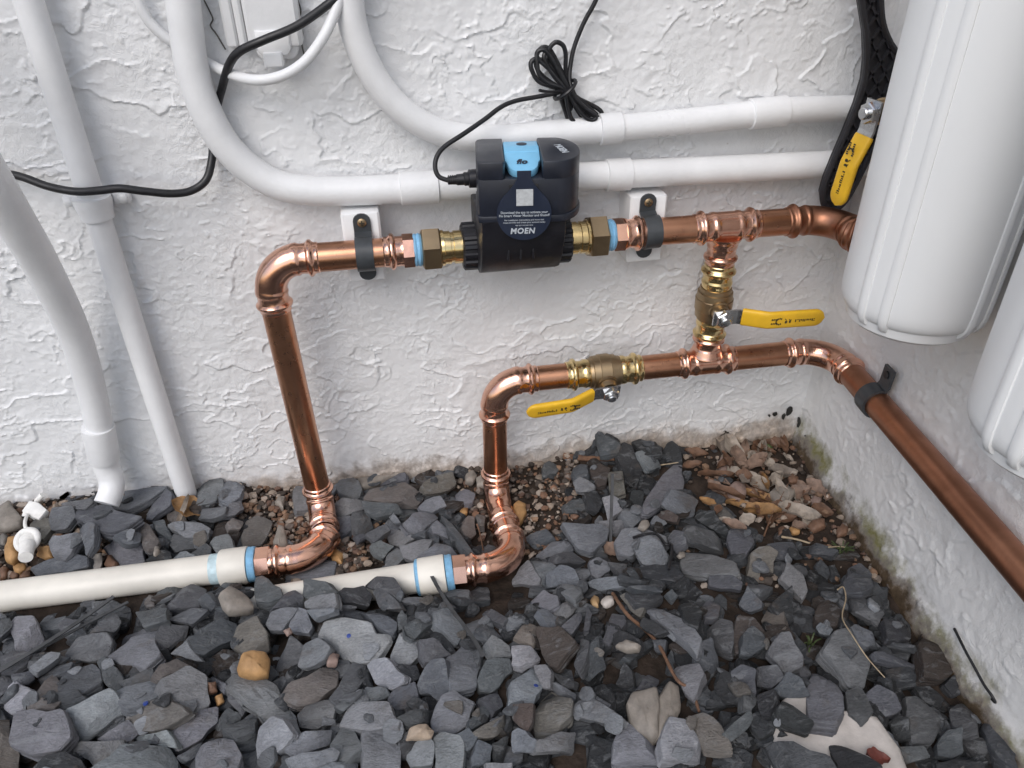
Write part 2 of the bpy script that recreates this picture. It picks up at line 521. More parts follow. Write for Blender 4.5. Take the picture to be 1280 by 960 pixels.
def wall_mesh(name, mat, P, du):
    """P: array (n, m, 3) of surface points; closed behind by a slab of thickness along du"""
    n, m = P.shape[:2]
    me = bpy.data.meshes.new(name)
    idx = np.arange(n*m).reshape(n, m)
    quads = np.stack([idx[:-1, :-1], idx[:-1, 1:], idx[1:, 1:], idx[1:, :-1]], -1).reshape(-1, 4)
    V = P.reshape(-1, 3)
    # back and rim
    cs = [idx[0, 0], idx[0, -1], idx[-1, -1], idx[-1, 0]]
    bk = V[cs]+np.asarray(du)
    b = len(V)
    V = np.concatenate([V, bk])
    faces = quads.tolist()+[[b, b+3, b+2, b+1],
        [int(i) for i in idx[0, ::-1]]+[b, b+1], [int(i) for i in idx[::-1, -1]]+[b+1, b+2],
        [int(i) for i in idx[-1, :]]+[b+2, b+3], [int(i) for i in idx[:, 0]]+[b+3, b]]
    me.from_pydata(V.tolist(), [], faces)
    me.materials.append(mat)
    me.shade_smooth()
    me.set_sharp_from_angle(angle=math.radians(60))
    o = bpy.data.objects.new(name, me); C.objects.link(o)
    return o

xs_ = axis_coords(-2.4, XS+.06, -.50, XS+.05, .0013, .05)
zs_ = axis_coords(-.12, 2.5, -.045, .58, .0013, .05)
U, V_ = np.meshgrid(xs_, zs_, indexing='ij')
H = stucco(U, V_, 0)
H += .010*smoothstep(.03, -.02, V_+.014*perlin(U*14, V_*14, 90))*smoothstep(-.5, .3, perlin(U*5, V_*0, 91))   # ragged foot of the render
Pw = np.stack([U, -H, V_], -1)
back_wall = wall_mesh('back_wall', M['wall'], Pw, (0, .2, 0))
tag(back_wall, 'white painted rough stucco wall behind the copper pipes', 'wall')
ss_ = axis_coords(-.02, 2.2, -.01, .60, .0022, .05)
zs2 = axis_coords(-.12, 2.5, -.05, .50, .0022, .05)
U, V_ = np.meshgrid(ss_, zs2, indexing='ij')
rot = math.radians(38)
H = stucco((U*math.cos(rot)+V_*math.sin(rot))*.8, (-U*math.sin(rot)+V_*math.cos(rot))*.9, 200, 1.05)
H += .012*smoothstep(.025, -.03, V_+.016*perlin(U*16, V_*16, 95))
Pw = np.array([XS, 0, 0])+U[..., None]*SDIR+H[..., None]*SNRM
Pw[..., 2] = V_
side_wall = wall_mesh('side_wall', M['side_wall'], Pw[::-1] if False else Pw, tuple(-SNRM*.2))
tag(side_wall, 'white stucco side wall with the filter housings and a stained mossy foot', 'wall')

def tube_path(pxs, y, n=8):
    return spline([at(a, b, 'y', (y if not hasattr(y, '__len__') else y[i])) for i, (a, b) in enumerate(pxs)], n)

# hairline cracks and black chips in the paint
for pts in ([(255, 0), (262, 14), (266, 24), (263, 32), (270, 42), (276, 52), (282, 62)],
            [(372, 0), (376, 14), (373, 28), (378, 40), (377, 54), (380, 68)]):
    mb = MB()
    mb.sweep(tube_path(pts, -.0025, 5), .0007, 5)
    obj('crack', mb, M['crack'], back_wall)
def flat_chip(mb, px, py, y, sx, sz, seed, on_side=False):
    r = random.Random(seed)
    if on_side:
        c = at_plane(px, py, np.array([XS, 0, 0])+SNRM*.003, SNRM); ex, en = SDIR, SNRM
    else:
        c = at(px, py, 'y', y); ex, en = np.array([1., 0, 0]), np.array([0, -1., 0])
    pts = []
    for k in range(9):
        a = 2*math.pi*k/9; q = r.uniform(.55, 1.1)
        pts.append((math.cos(a)*sx*q, math.sin(a)*sz*q))
    mb.prism(pts, c, ex, (0, 0, 1), en, .0022)
for k, (px, py, sx, sz) in enumerate([(986, 513, .0045, .009), (979, 520, .003, .005), (968, 517, .003, .004), (961, 519, .002, .002)]):
    mb = MB(); flat_chip(mb, px, py, -.004, sx, sz, k); obj('paint_chip', mb, M['peel'], back_wall, smooth=False)
for k, (px, py, sx, sz) in enumerate([(998, 530, .006, .011), (1008, 545, .002, .002), (1012, 553, .003, .003)]):
    mb = MB(); flat_chip(mb, px, py, 0, sx, sz, k+20, True); obj('paint_chip', mb, M['peel'], side_wall, smooth=False)

# ------------------------------------------------------------------ ground heights
def ground_h(x, y):
    x = np.asarray(x, float); y = np.asarray(y, float)
    h = .006*fbm(x*6, y*6, 3, 300)+.002*fbm(x*30, y*30, 2, 310)-.012
    h = h-.010*smoothstep(.30, .48, x)                                        # sinks along the side wall
    h = h+.030*np.exp(-((x+.43)/.16)**2-((y+.02)/.06)**2)                      # heap at the conduits
    h = h+.020*np.exp(-((x+.24)/.05)**2-((y+.02)/.05)**2)
    h = h+.018*np.exp(-((x-.24)/.05)**2-((y+.01)/.05)**2)                      # heap under the valve
    h = h-.010*np.exp(-((x+.115)/.045)**2-((y+.09)/.06)**2)                    # hollows at the elbows
    h = h-.010*np.exp(-((x-.095)/.045)**2-((y+.12)/.08)**2)
    h = h+.016*smoothstep(-.205, -.26, y)*smoothstep(.45, .25, x)                   # bed in front of the pipes
    h = h+.010*smoothstep(-.12, -.165, y)*smoothstep(-.19, -.24, x)
    return h

gx = axis_coords(-4, 4, -.56, .54, .005, .25)
gy = axis_coords(-5, .06, -.62, .04, .005, .25)
U, V_ = np.meshgrid(gx, gy, indexing='ij')
G = ground_h(U, V_)+.0025*fbm(U*45, V_*45, 3, 320)
me = bpy.data.meshes.new('ground')
n, m = U.shape; idx = np.arange(n*m).reshape(n, m)
me.from_pydata(np.stack([U, V_, G], -1).reshape(-1, 3).tolist(), [],
               np.stack([idx[:-1, :-1], idx[1:, :-1], idx[1:, 1:], idx[:-1, 1:]], -1).reshape(-1, 4).tolist())
me.materials.append(M['soil']); me.shade_smooth()
ground = bpy.data.objects.new('ground', me); C.objects.link(ground); ground['kind'] = 'structure'

# ------------------------------------------------------------------ painted conduits on the wall
R_C = .0142
def collar(parent, P, r, name='collar', mat='conduit'):
    mb = MB(); n = len(P)
    prof = [r-.001]+[r]*(n-2)+[r-.001]
    mb.sweep(P, prof, 24); return obj(name, mb, M[mat], parent)

t = thing('wall_conduit', 'thick white painted conduit curving down then running level behind the black device', 'conduit', (-.155, -.02, .55))
pts = [(222, -60), (226, -20), (232, 30), (240, 85), (255, 133), (278, 176), (308, 208), (345, 230), (385, 238), (440, 238.5), (500, 236), (550, 232.5), (600, 230), (700, 222.5), (785, 217.5), (900, 212), (1040, 205), (1100, 202)]
P = tube_path(pts, -.022, 8); P = np.vstack([P[0]+np.array([0, 0, 1.2]), P])
mb = MB(); mb.sweep(P, R_C, 24); obj('tube', mb, M['conduit'], t)
for a, b in [((500, 236), (548, 232.8)), ((757, 219), (787, 217.5))]:
    collar(t, np.array([at(a[0]+(b[0]-a[0])*q, a[1]+(b[1]-a[1])*q, 'y', -.022) for q in (0, .02, .5, .98, 1)]), R_C+.0022)

t = thing('wall_conduit', 'white painted conduit curving down to the level run above the thick conduit', 'conduit', (-.02, -.02, .55))
pts = [(431, -60), (435, -10), (441, 30), (452, 65), (470, 100), (496, 132), (530, 156), (570, 170), (620, 173), (690, 167), (755, 161.5), (870, 150.5), (945, 142), (985, 138), (1030, 136), (1100, 135)]
P = tube_path(pts, [-.022]*12+[-.024, -.024, -.022, -.022], 8)
P = np.vstack([P[0]+np.array([0, 0, 1.2]), P])
mb = MB(); mb.sweep(P, .0128, 24); obj('tube', mb, M['conduit'], t)
for a, b in [((749, 162), (776, 159.5)), ((937, 142.8), (982, 138.3))]:
    collar(t, np.array([at(a[0]+(b[0]-a[0])*q, a[1]+(b[1]-a[1])*q, 'y', -.0235) for q in (0, .02, .5, .98, 1)]), .0128+.0022)

t = thing('wall_conduit', 'straight slim white painted conduit with a saddle strap under the black cable', 'conduit', (-.275, -.02, .0))
mb = MB(); mb.sweep([(-.275, -.020, 1.7), (-.275, -.020, .02), (-.275, -.022, -.03)], .0118, 24); obj('tube', mb, M['conduit'], t)
zz = at(118, 258, 'y', -.02)[2]
mb = MB(); mb.lathe((-.275, -.020, zz-.012), (0, 0, 1), [(0, .0119), (.0005, .0145), (.005, .0150), (.011, .0160), (.017, .0172), (.0215, .0168), (.022, .0119)], 24); st = obj('saddle_strap', mb, M['conduit'], t)
for sx in (-1, 1):
    mb = MB(); mb.box((-.275+sx*.022, -.006, zz+.003), (.016, .010, .011), .002)
    mb.lathe((-.275+sx*.024, -.009, zz+.003), (0, -1, 0), [(0, .0052), (.0035, .0048), (.005, .003), (.0055, 0)], 12)
    obj('lug', mb, M['conduit'], st)

t = thing('wall_conduit', 'white conduit with a socket joint bending into the slate heap', 'conduit', (-.34, -.03, 0))
base = at(137, 618, 'y', -.045)
P = spline([(-.66, -.020, 1.5), (-.66, -.020, 1.05), (-.655, -.040, .86), at(-190, 0, 'y', -.105), at(-120, 70, 'y', -.125), at(-72, 136, 'y', -.130), at(-35, 190, 'y', -.126), at(-6, 236, 'y', -.115), at(22, 281, 'y', -.096), at(51, 330, 'y', -.072), at(86, 400, 'y', -.044), at(104, 450, 'y', -.032), at(116, 494, 'y', -.027), at(126, 540, 'y', -.025)], 8)
mb = MB(); mb.sweep(P, np.interp(np.arange(len(P)), [0, 48, len(P)-1], [.0170, .0168, .0140]), 24); obj('tube', mb, M['conduit'], t)
a, b = at(122, 533, 'y', -.026), at(131, 575, 'y', -.026)
ax = b-a; L = np.linalg.norm(ax)
mb = MB(); mb.lathe(a, ax, [(0, .0142), (.0002, .0168), (.003, .0171), (L-.004, .0165), (L, .0152), (L+.0005, .013)], 28); obj('socket', mb, M['conduit'], t)
P = spline([b-ax*.1, b+ax*.2, at(139, 598, 'y', -.029), at(139, 614, 'y', -.037), at(133, 630, 'y', -.048)], 8)
mb = MB(); mb.sweep(P, .0136, 24); obj('bend', mb, M['conduit'], t)

# thin white cable and thick black cable
P = tube_path([(158, -40), (172, 0), (186, 26), (205, 45), (228, 60), (262, 80), (290, 93), (320, 100), (352, 95), (380, 78), (402, 50), (416, 22), (426, -6), (436, -40)],
              [-.012, -.012, -.010, -.008, -.006, -.010, -.024, -.040, -.046, -.046, -.042, -.036, -.030, -.025], 10)
P = np.vstack([P[0]+np.array([-.03, 0, .9]), P, P[-1]+np.array([.04, 0, .9])])
mb = MB(); mb.sweep(P, .0046, 14); o = obj('white_cable', mb, M['conduit'], None, loc=P[len(P)//2])
tag(o, 'thin white painted cable sagging in a loop below the outlet box', 'cable')
P = tube_path([(440, -20), (412, 4), (372, 32), (330, 50), (300, 64), (286, 82), (277, 112), (270, 140), (266, 172), (265, 198), (258, 224), (240, 238), (215, 242), (180, 239), (150, 235.5), (125, 238), (95, 239.5), (60, 233), (30, 222), (8, 217), (-20, 214)],
              [-.03, -.034, -.042, -.044, -.040, -.030, -.013, -.008, -.0075, -.012, -.022, -.028, -.034, -.04, -.043, -.044, -.042, -.034, -.026, -.022, -.02], 8)
P = np.vstack([spline([P[0]+np.array([.40, .012, .55]), P[0]+np.array([.16, .006, .20]), P[0]+np.array([.05, .002, .06])], 6), P, spline([P[-1]+np.array([-.06, .006, .008]), P[-1]+np.array([-.25, .010, .03]), P[-1]+np.array([-.8, .010, .10])], 6)])
mb = MB(); mb.sweep(P, .0037, 14); o = obj('black_cable', mb, M['black'], None, loc=P[len(P)//2])
tag(o, 'thick black cable looping across the white wall behind the thick conduit', 'cable')

# outlet box, cut by the top of the frame
t = thing('outlet_box', 'white painted weatherproof outlet box with a rounded flap', 'outlet box', (-.09, 0, .50))
def px_rect(x0, x1, y0, y1, yw): return at(x0, y1, 'y', yw), at(x1, y0, 'y', yw)
mb = MB(); mb.box((-.0845, -.012, .60), (.046, .024, .19), .003); obj('housing', mb, M['paint'], t)
mb = MB(); mb.box((-.113, -.008, .60), (.007, .016, .19), .002); mb.box((-.1225, -.0065, .60), (.010, .013, .19), .002); obj('side_trim', mb, M['paint'], t)
pl = [(-.0185, .020), (-.0185, .006)]
pl += [(-.0105+.008*math.cos(math.pi+a), .006+.010*math.sin(math.pi+a)) for a in np.linspace(0, math.pi/2, 6)]
pl += [(.0105+.008*math.cos(1.5*math.pi+a), .006+.010*math.sin(1.5*math.pi+a)) for a in np.linspace(0, math.pi/2, 6)]
pl += [(.0185, .006), (.0185, .020)]
mb = MB(); mb.prism(pl, (-.0845, -.004, .4985), (1, 0, 0), (0, 0, 1), (0, -1, 0), .016, .002); obj('flap_frame', mb, M['paint'], t)
mb = MB(); mb.prism([(a*.8, b*.85+.002) for a, b in pl], (-.0860, -.019, .5), (1, 0, 0), (0, 0, 1), (0, -1, 0), .008, .002); fl = obj('flap', mb, M['paint'], t)
mb = MB(); mb.box((-.0880, -.025, .4960), (.017, .010, .012), .0015); obj('tab', mb, M['paint'], fl)

# ------------------------------------------------------------------ copper pipework
YP, ZU, ZL = -.055, .3190, .1526
RP = .0143
def X(px, py, y=YP): return at(px, py, 'y', y)[0]
def Z(px, py, y=YP): return at(px, py, 'y', y)[2]
_prof_d = [0, .0008, .0052, .0060, .0075, .0095, .0112, .0122, .0132, .0190, .0205, .0235, .0260, .1]
_prof_r = [RP+.0002, RP+.0013, RP+.0014, RP+.0022, RP+.0040, RP+.0040, RP+.0024, RP+.0010, RP+.0011, RP+.0010, RP+.0019, RP+.0019, RP+.0013, RP+.0013]
def press_r(d): return float(np.interp(d, _prof_d, _prof_r))
def crimp(d, th):
    w = math.exp(-((d-.0027)/.0022)**2)+math.exp(-((d-.0162)/.0032)**2)
    return -.0007*w*(.5+.5*math.cos(6*th))

def run(mb, P, ends=(True, True), extra=0.0, seg=26, step=.0012):
    """a press fitting along path P, beaded at its ends"""
    Q, s, L = resample(P, step)
    def rad(i, th):
        d0 = s[i] if ends[0] else 9; d1 = L-s[i] if ends[1] else 9
        d = min(d0, d1)
        return press_r(min(d, .09))+crimp(d, th)+extra
    mb.sweep(Q, rad, seg)

def elbow(corner, da, db, la, lb, rad=.030):
    corner = np.asarray(corner, float)
    P = fillet([corner+nrm(da)*la, corner, corner+nrm(db)*lb], rad, 16)
    mb = MB(); run(mb, P); return mb
def pipe(a, b, r=RP):
    a, b = np.asarray(a, float), np.asarray(b, float)
    P, s, L = resample([a, b], .01)
    mb = MB(); mb.sweep(P, r, 28); return mb

cu = thing('copper_pipework', 'copper press-fit water pipework looping along both white walls', 'pipework', (-.116, YP, 0))
xb = X(398, 620)
A = np.array([-.1250, YP, ZU]); B = np.array([-.1158, -.0575, -.002]); Cc = np.array([-.1073, -.1486, .012]); D = at(310, 706, 'z', .012)
dv = nrm(B-A)
obj('elbow', elbow(A, (1, 0, 0), dv, .052, .054, .032), M['fitting'], cu)
l1 = np.linalg.norm(Cc-B)
obj('pipe', pipe(A+dv*.045, B-dv*.025), M['copper'], cu)
obj('elbow', elbow(B, -dv, Cc-B, .041, l1*.52, .030), M['fitting'], cu)
obj('elbow', elbow(Cc, B-Cc, D-Cc, l1*.44, .060, .034), M['fitting'], cu)
def hexband(o, ax, L, r, name, mat, parent):
    mb = MB(); mb.lathe(o, ax, [(0, r*.96), (.001, r), (L-.001, r), (L, r*.96)], 6, math.pi/6); return obj(name, mb, M[mat], parent, angle=20)
dirl = nrm(D-Cc)
hexband(Cc+dirl*.058, dirl, .0155, RP+.0032, 'adapter', 'fitting', cu)
endl = Cc+dirl*.0735
A2 = np.array([.0958, YP, ZL]); B2 = np.array([.0945, -.0565, -.016]); C2 = np.array([.0955, -.1990, .012]); D2 = at(565, 715, 'z', .012)
dv2 = nrm(B2-A2); l2 = np.linalg.norm(C2-B2)
obj('elbow', elbow(A2, (1, 0, 0), dv2, .050, .052, .031), M['fitting'], cu)
obj('pipe', pipe(A2+dv2*.042, B2-dv2*.028), M['copper'], cu)
obj('elbow', elbow(B2, -dv2, C2-B2, .046, l2*.50, .030), M['fitting'], cu)
obj('pipe', pipe(B2+(C2-B2)*.42, B2+(C2-B2)*.62), M['fitting'], cu)
obj('elbow', elbow(C2, B2-C2, D2-C2, l2*.42, .056, .036), M['fitting'], cu)
dirr = nrm(D2-C2)
hexband(C2+dirr*.054, dirr, .0150, RP+.0032, 'adapter', 'fitting', cu)
endr = C2+dirr*.0685
# upper run
PU = lambda x: np.array([x, YP, ZU])
PL = lambda x: np.array([x, YP, ZL])
def adapter(x0, x1, flip):
    """press-to-thread adapter, hexagon at the thread side"""
    mb = MB()
    a, b = (x0, x1) if not flip else (x1, x0)
    s = 1 if b > a else -1
    L = abs(b-a); h = min(.011, L*.35)
    P = np.array([PU(a), PU(b-s*h)])
    run(mb, P, (True, False))
    mb.lathe(PU(b-s*h), (s, 0, 0), [(-.0005, RP+.001), (0, RP+.0026), (h, RP+.0024), (h+.0005, RP-.001)], 6, math.pi/6)
    return mb
obj('pipe', pipe(PU(-.085), PU(.002)), M['copper'], cu)
obj('adapter', adapter(X(479, 312), X(517, 310), False), M['fitting'], cu)
obj('adapter', adapter(X(767, 294), X(806, 291), True), M['fitting'], cu)
mb = MB()
x0 = X(517, 310); mb.lathe(PU(x0-.0003), (1, 0, 0), [(0, RP-.001), (.0002, RP+.0006), (.002, RP+.0022), (.0035, RP+.0014), (.006, RP+.0024), (.0085, RP+.0008), (.0088, RP-.002)], 26); obj('thread_tape', mb, M['tape'], cu)
mb = MB()
x0 = X(757, 295); mb.lathe(PU(x0-.0003), (1, 0, 0), [(0, RP-.001), (.0002, RP+.0006), (.002, RP+.0024), (.0045, RP+.0012), (.006, RP+.0022), (.0085, RP+.0010), (.0088, RP-.002)], 26); obj('thread_tape', mb, M['tape'], cu)
xtu = X(897, 288); xe_u = .4715
obj('pipe', pipe(PU(.245), PU(xtu-.02)), M['copper'], cu)
def tee(c, half, br, drop):
    mb = MB(); c = np.asarray(c, float)
    run(mb, np.array([c-np.array([half, 0, 0]), c+np.array([half, 0, 0])]))
    P = np.array([c+np.array([0, 0, br*.010]), c+np.array([0, 0, br*drop])])
    Q, s, L = resample(P, .0012)
    mb.sweep(Q, lambda i, th: max(press_r(L-s[i])+crimp(L-s[i], th), 0)+.0042*math.exp(-(s[i]/.006)**2), 26)
    return mb
half_u = (X(946, 283)-X(865, 292))/2
obj('tee', tee(PU((X(946, 283)+X(865, 292))/2), half_u, -1, .043), M['fitting'], cu)
XV = (X(946, 283)+X(865, 292))/2
obj('pipe', pipe(PU(XV+.02), PU(xe_u-.04)), M['copper'], cu)
sdir_p = nrm((-.0816, -1, 0))
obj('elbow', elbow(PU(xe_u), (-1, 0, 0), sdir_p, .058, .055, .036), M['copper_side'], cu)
# lower run
xl0 = A2[0]
obj('pipe', pipe(PL(xl0+.04), PL(X(735, 465))), M['copper'], cu)
xt0, xt1 = X(836, 457), X(908, 448)
XV2 = XV
obj('pipe', pipe(PL(X(775, 462)), PL(XV2-.02)), M['copper'], cu)
obj('tee', tee(PL(XV2), (xt1-xt0)/2, 1, .040), M['fitting'], cu)
xe_l = .5035
obj('pipe', pipe(PL(XV2+.02), PL(xe_l-.045)), M['copper'], cu)
el = np.array([xe_l, YP, ZL])
obj('elbow', elbow(el, (-1, 0, 0), sdir_p, .060, .060, .038), M['fitting'], cu)
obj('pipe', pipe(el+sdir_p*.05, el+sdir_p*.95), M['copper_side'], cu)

# ball valves
def valve(c, axis, stem, hdir, half, lever, tip_out, label, bend=.030, stub=None, s0=.0300):
    c = np.asarray(c, float); axis = nrm(axis); stem = nrm(stem); hd = nrm(np.asarray(hdir, float)-stem*np.dot(hdir, stem))
    wd = np.cross(stem, hd)
    t = thing('ball_valve', label, 'valve', c, 'ball valves on the copper pipes')
    mb = MB()
    b = half*.42
    mb.lathe(c-axis*b, axis, [(0, RP+.0012), (.0006, RP+.0028), (.004, RP+.0034), (.0045, RP+.0050), (b*.62, RP+.0056), (b*.66, RP+.0064), (b*1.30, RP+.0066), (b*1.34, RP+.0056), (2*b-.006, RP+.0050), (2*b-.0055, RP+.0034), (2*b-.0006, RP+.0030), (2*b, RP+.0012)], 30)
    mb.lathe(c, stem, [(.010, .0125), (s0-.0095, .0118), (s0-.009, .0100), (s0-.0025, .0092), (s0-.0015, .004)], 22)
    obj('body', mb, M['brass_dull'], t)
    for s in (-1, 1):
        mb = MB()
        run(mb, np.array([c+axis*s*half, c+axis*s*(b-.002)]), (True, False), .0006)
        obj('press_end', mb, M['brass'], t)
    # steel lever plate, bent outwards, sleeved in yellow
    plate = [c+stem*s0-hd*.011, c+stem*s0+hd*.016, c+stem*(s0+tip_out*.45)+hd*(.016+bend*.5), c+stem*(s0+tip_out)+hd*(.016+bend)]
    mb = MB(); mb.strip(fillet(plate[:3], .006, 5), wd, .0175, .0024, 1 if np.dot(np.cross(hd, wd), stem) > 0 else -1)
    lv = obj('lever', mb, M['steel'], t)
    mb = MB(); mb.lathe(c+stem*(s0+.001), stem, [(0, .0098), (.0062, .0098), (.0072, .0086), (.0073, .004)], 6)
    mb.lathe(c+stem*(s0+.002), stem, [(0, .0054), (.0095, .0054), (.0106, .0044), (.0107, .0)], 16)
    obj('nut', mb, M['steel'], lv)
    # sleeve: swept rounded cross section
    path = fillet([c+stem*(s0+.002)+hd*.0205, c+stem*(s0+tip_out+.001)+hd*(.016+bend), c+stem*(s0+tip_out+.003)+hd*lever], .016, 8)
    Q, s, L = resample(path, .002)
    rings = []
    for i in range(len(Q)):
        tg = nrm(Q[min(i+1, len(Q)-1)]-Q[max(i-1, 0)])
        nn = nrm(np.cross(wd, tg))
        if np.dot(nn, stem) < 0: nn = -nn
        dend = L-s[i]; hw = .0102 if s[i] > .001 else .0095
        if dend < .0102: hw = math.sqrt(max(1e-6, .0102**2-(.0102-dend)**2))
        ht = .0036*min(1, .45+dend/.010*.55)
        r = []
        for k in range(18):
            a = 2*math.pi*k/18; ca, sa = math.cos(a), math.sin(a)
            r.append(Q[i]+wd*hw*math.copysign(abs(ca)**.45, ca)+nn*ht*math.copysign(abs(sa)**.6, sa))
        rings.append(r)
    mb = MB(); mb.rings(rings)
    gp = obj('grip', mb, M['yellow'], t, angle=50)
    # worn printing on the grip
    i0 = np.argmin(abs(s-(L*.52))); tg = nrm(Q[-1]-Q[i0]); nn = nrm(np.cross(wd, tg))
    if np.dot(nn, stem) < 0: nn = -nn
    o = Q[-1]-tg*.0125+nn*.0032
    mb = MB()
    rr = random.Random(11)
    u = .0
    while u < .021:                                      # a worn word
        w = rr.uniform(.0012, .0019)
        for dz in (-.0011, .0, .0011):
            if rr.random() < .72: mb.box(o-tg*u+wd*dz+nn*.0004, (w*.8, .0008, .0006), 0, tg, wd, nn)
        u += w+.0005
    for k in range(9):                                   # a squiggled emblem
        mb.box(o-tg*(.026+rr.uniform(0, .006))+wd*rr.uniform(-.0032, .0032)+nn*.0004, (.0024, .0010, .0006), 0, nrm(tg+wd*rr.uniform(-1, 1)), nrm(wd-tg*rr.uniform(-.2, .2)), nn)
    for k in range(9):                                   # an open C with two short lines of figures
        a = math.radians(60+k*30)
        mb.box(o-tg*(.0385-.0036*math.cos(a))+wd*.0038*math.sin(a)+nn*.0004, (.0012, .0018, .0006), 0, tg, wd, nn)
    for dz in (-.0026, .0026):
        for k in range(4): mb.box(o-tg*(.041+k*.0019)+wd*dz+nn*.0004, (.0013, .0019, .0006), 0, tg, wd, nn)
    obj('printing', mb, M['ink'], gp, smooth=False)
    if stub is not None:
        for s, l in stub:
            obj('pipe_stub', pipe(c+axis*s*half*.7, c+axis*s*(half+l)), M['copper'], t)
    return t
zc = Z(886, 372); zt_, zb_ = Z(893, 329), Z(877, 425)
cv = np.array([XV, YP, (zt_+zb_)/2])
hs_tip = at(1013, 388, 'y', -.105); 
valve(cv, (0, 0, 1), (-.05, -1, -.10), hs_tip-np.array([XV, -.09, zc]), (zt_-zb_)/2, .108, .012, 'brass ball valve on the short upright pipe, yellow lever pointing at the filter housing')
obj('pipe', pipe((XV, YP, ZU-.02), (XV, YP, ZL+.02)), M['copper'], cu)
x0, x1 = X(706, 470), X(800, 459)
ch = PL((x0+x1)/2+.001)
valve(ch, (1, 0, 0), (0, -1, -.30), at(665, 512, 'y', -.105)-at(757, 486, 'y', -.090), (x1-x0)/2, .098, .012, 'brass ball valve on the lower copper run, yellow lever lying back along the pipe')
nut3 = at(1088, 141, 'y', -.130)
ax3 = nut3+np.array([.0475, .010, 0])
tip3 = at(1037, 262, 'y', -.128)
valve(ax3, (0, 0, 1), nut3-ax3, tip3-nut3, .040, .086, .010, 'ball valve half behind the filter housing, yellow lever hanging over the black wrench', bend=.030, stub=((1, .25), (-1, .02)), s0=.0455)

# pipe that feeds the hidden valve
e3 = np.array([xe_u, YP, ZU])+sdir_p*.05
e4 = np.array([ax3[0], ax3[1]-.006, ZU+.004])
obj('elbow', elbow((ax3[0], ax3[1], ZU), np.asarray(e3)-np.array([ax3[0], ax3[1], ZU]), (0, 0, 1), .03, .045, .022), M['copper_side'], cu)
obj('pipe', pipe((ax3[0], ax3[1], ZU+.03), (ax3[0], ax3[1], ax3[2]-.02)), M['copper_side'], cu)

# ------------------------------------------------------------------ buried plastic pipes
def pvc(o, far, label, ring_blue, sock):
    o = np.asarray(o, float); ax = nrm(far-o); L = np.linalg.norm(far-o)
    t = thing('plastic_pipe', label, 'pipe', o, 'white plastic supply pipes')
    P, s, _ = resample([o+ax*.012, o+ax*L], .02)
    mb = MB(); mb.sweep(P, .0162, 28); obj('tube', mb, M['pvc'], t)
    mb = MB(); mb.lathe(o+ax*.0075, ax, [(0, .014), (.0003, .0196), (.002, .0201), (sock-.003, .0199), (sock-.001, .0190), (sock, .0163)], 30); obj('socket', mb, M['pvc'], t)
    mb = MB(); mb.lathe(o-ax*.001, ax, [(0, .012), (.0005, .0180), (.003, .0192), (.006, .0187), (.0078, .0194), (.0084, .015)], 28); obj('thread_tape', mb, M['tape'], t)
    mb = MB(); mb.lathe(o+ax*(.0075+sock-.002), ax, [(0, .0150), (.0002, .0196), (.0025, .0193), (.004, .0166)] if ring_blue else [(0, .0150), (.0002, .0165), (.010, .01645), (.016, .0150)], 28); obj('primer_band', mb, M['primer'] if not ring_blue else M['tape'], t)
    return t
pvc(endl, at(0, 742, 'z', .012)+np.array([-.5, 0, -.005]), 'long white plastic pipe running out left from the taller copper riser', False, .030)
pvc(endr, at(360, 740, 'z', .012)+np.array([-.13, .003, -.018]), 'white plastic pipe with blue joint rings, half buried, from the shorter copper riser', True, .030)

# ------------------------------------------------------------------ blocks and clamps
BF = -.0385                                                    # face of the blocks
def block(px0, px1, py0, py1, label):
    a = at(px0, py0, 'y', BF); b = at(px1, py1, 'y', BF)
    mb = MB(); c = np.array([(a[0]+b[0])/2, BF/2+.002, (a[2]+b[2])/2])
    mb.box(c, (abs(b[0]-a[0]), -BF+.004, abs(a[2]-b[2])), .0022)
    o = obj('mounting_block', mb, M['paint'], None, loc=(c[0], 0, c[2]))
    return tag(o, label, 'block', 'white blocks behind the pipe clamps')
block(425, 483, 268, 349, 'white painted wood block behind the clamp beside the tall copper elbow')
block(789, 827, 247, 325, 'white painted wood block behind the clamp beside the copper tee')
def clamp(x, label, skew=0.0):
    t = thing('pipe_clamp', label, 'clamp', (x, BF, ZU), 'charcoal pipe clamps')
    cy, cz, r = YP, ZU, RP+.0002
    w = nrm((1, 0, skew))
    pts = [np.array([x, BF-.0004, cz+.0285]), np.array([x, BF-.0004, cz+.0165])]
    a0 = math.radians(62)
    for k in range(15):
        a = a0+(2*math.pi-2*a0)*k/14
        pts.append(np.array([x, cy+r*math.cos(a), cz+r*math.sin(a)]))
    pts += [np.array([x, BF-.0004, cz-.0165]), np.array([x, BF-.0004, cz-.027])]
    pts = [p+np.array([0, 0, 0]) for p in pts]
    mb = MB(); mb.strip(pts, w, .0170, .0026, 1)
    for sg, z in ((1, cz+.0285), (-1, cz-.027)):                 # rounded tabs
        pl = [(.0085*math.cos(a), .0075*math.sin(a)*sg) for a in np.linspace(0, math.pi, 9)]
        mb.prism(pl, (x, BF-.0004, z), (1, 0, 0), (0, 0, 1), (0, -1, 0), .0026)
    st = obj('strap', mb, M['clamp'], t)
    for z in (cz+.0270,):
        mb = MB(); mb.lathe((x, BF-.0025, z), (0, -1, 0), [(0, .0046), (.0012, .0044), (.0020, .0032), (.0021, 0)], 18)
        s = obj('screw', mb, M['brass_dull'], t)
        mb = MB(); mb.box((x, BF-.0047, z), (.0052, .0006, .001), 0); mb.box((x, BF-.00475, z), (.001, .0006, .0052), 0); obj('screw_slot', mb, M['ink'], s, smooth=False)
    return t
clamp(X(456, 315), 'charcoal pipe clamp holding the upper copper run next to the tall riser')
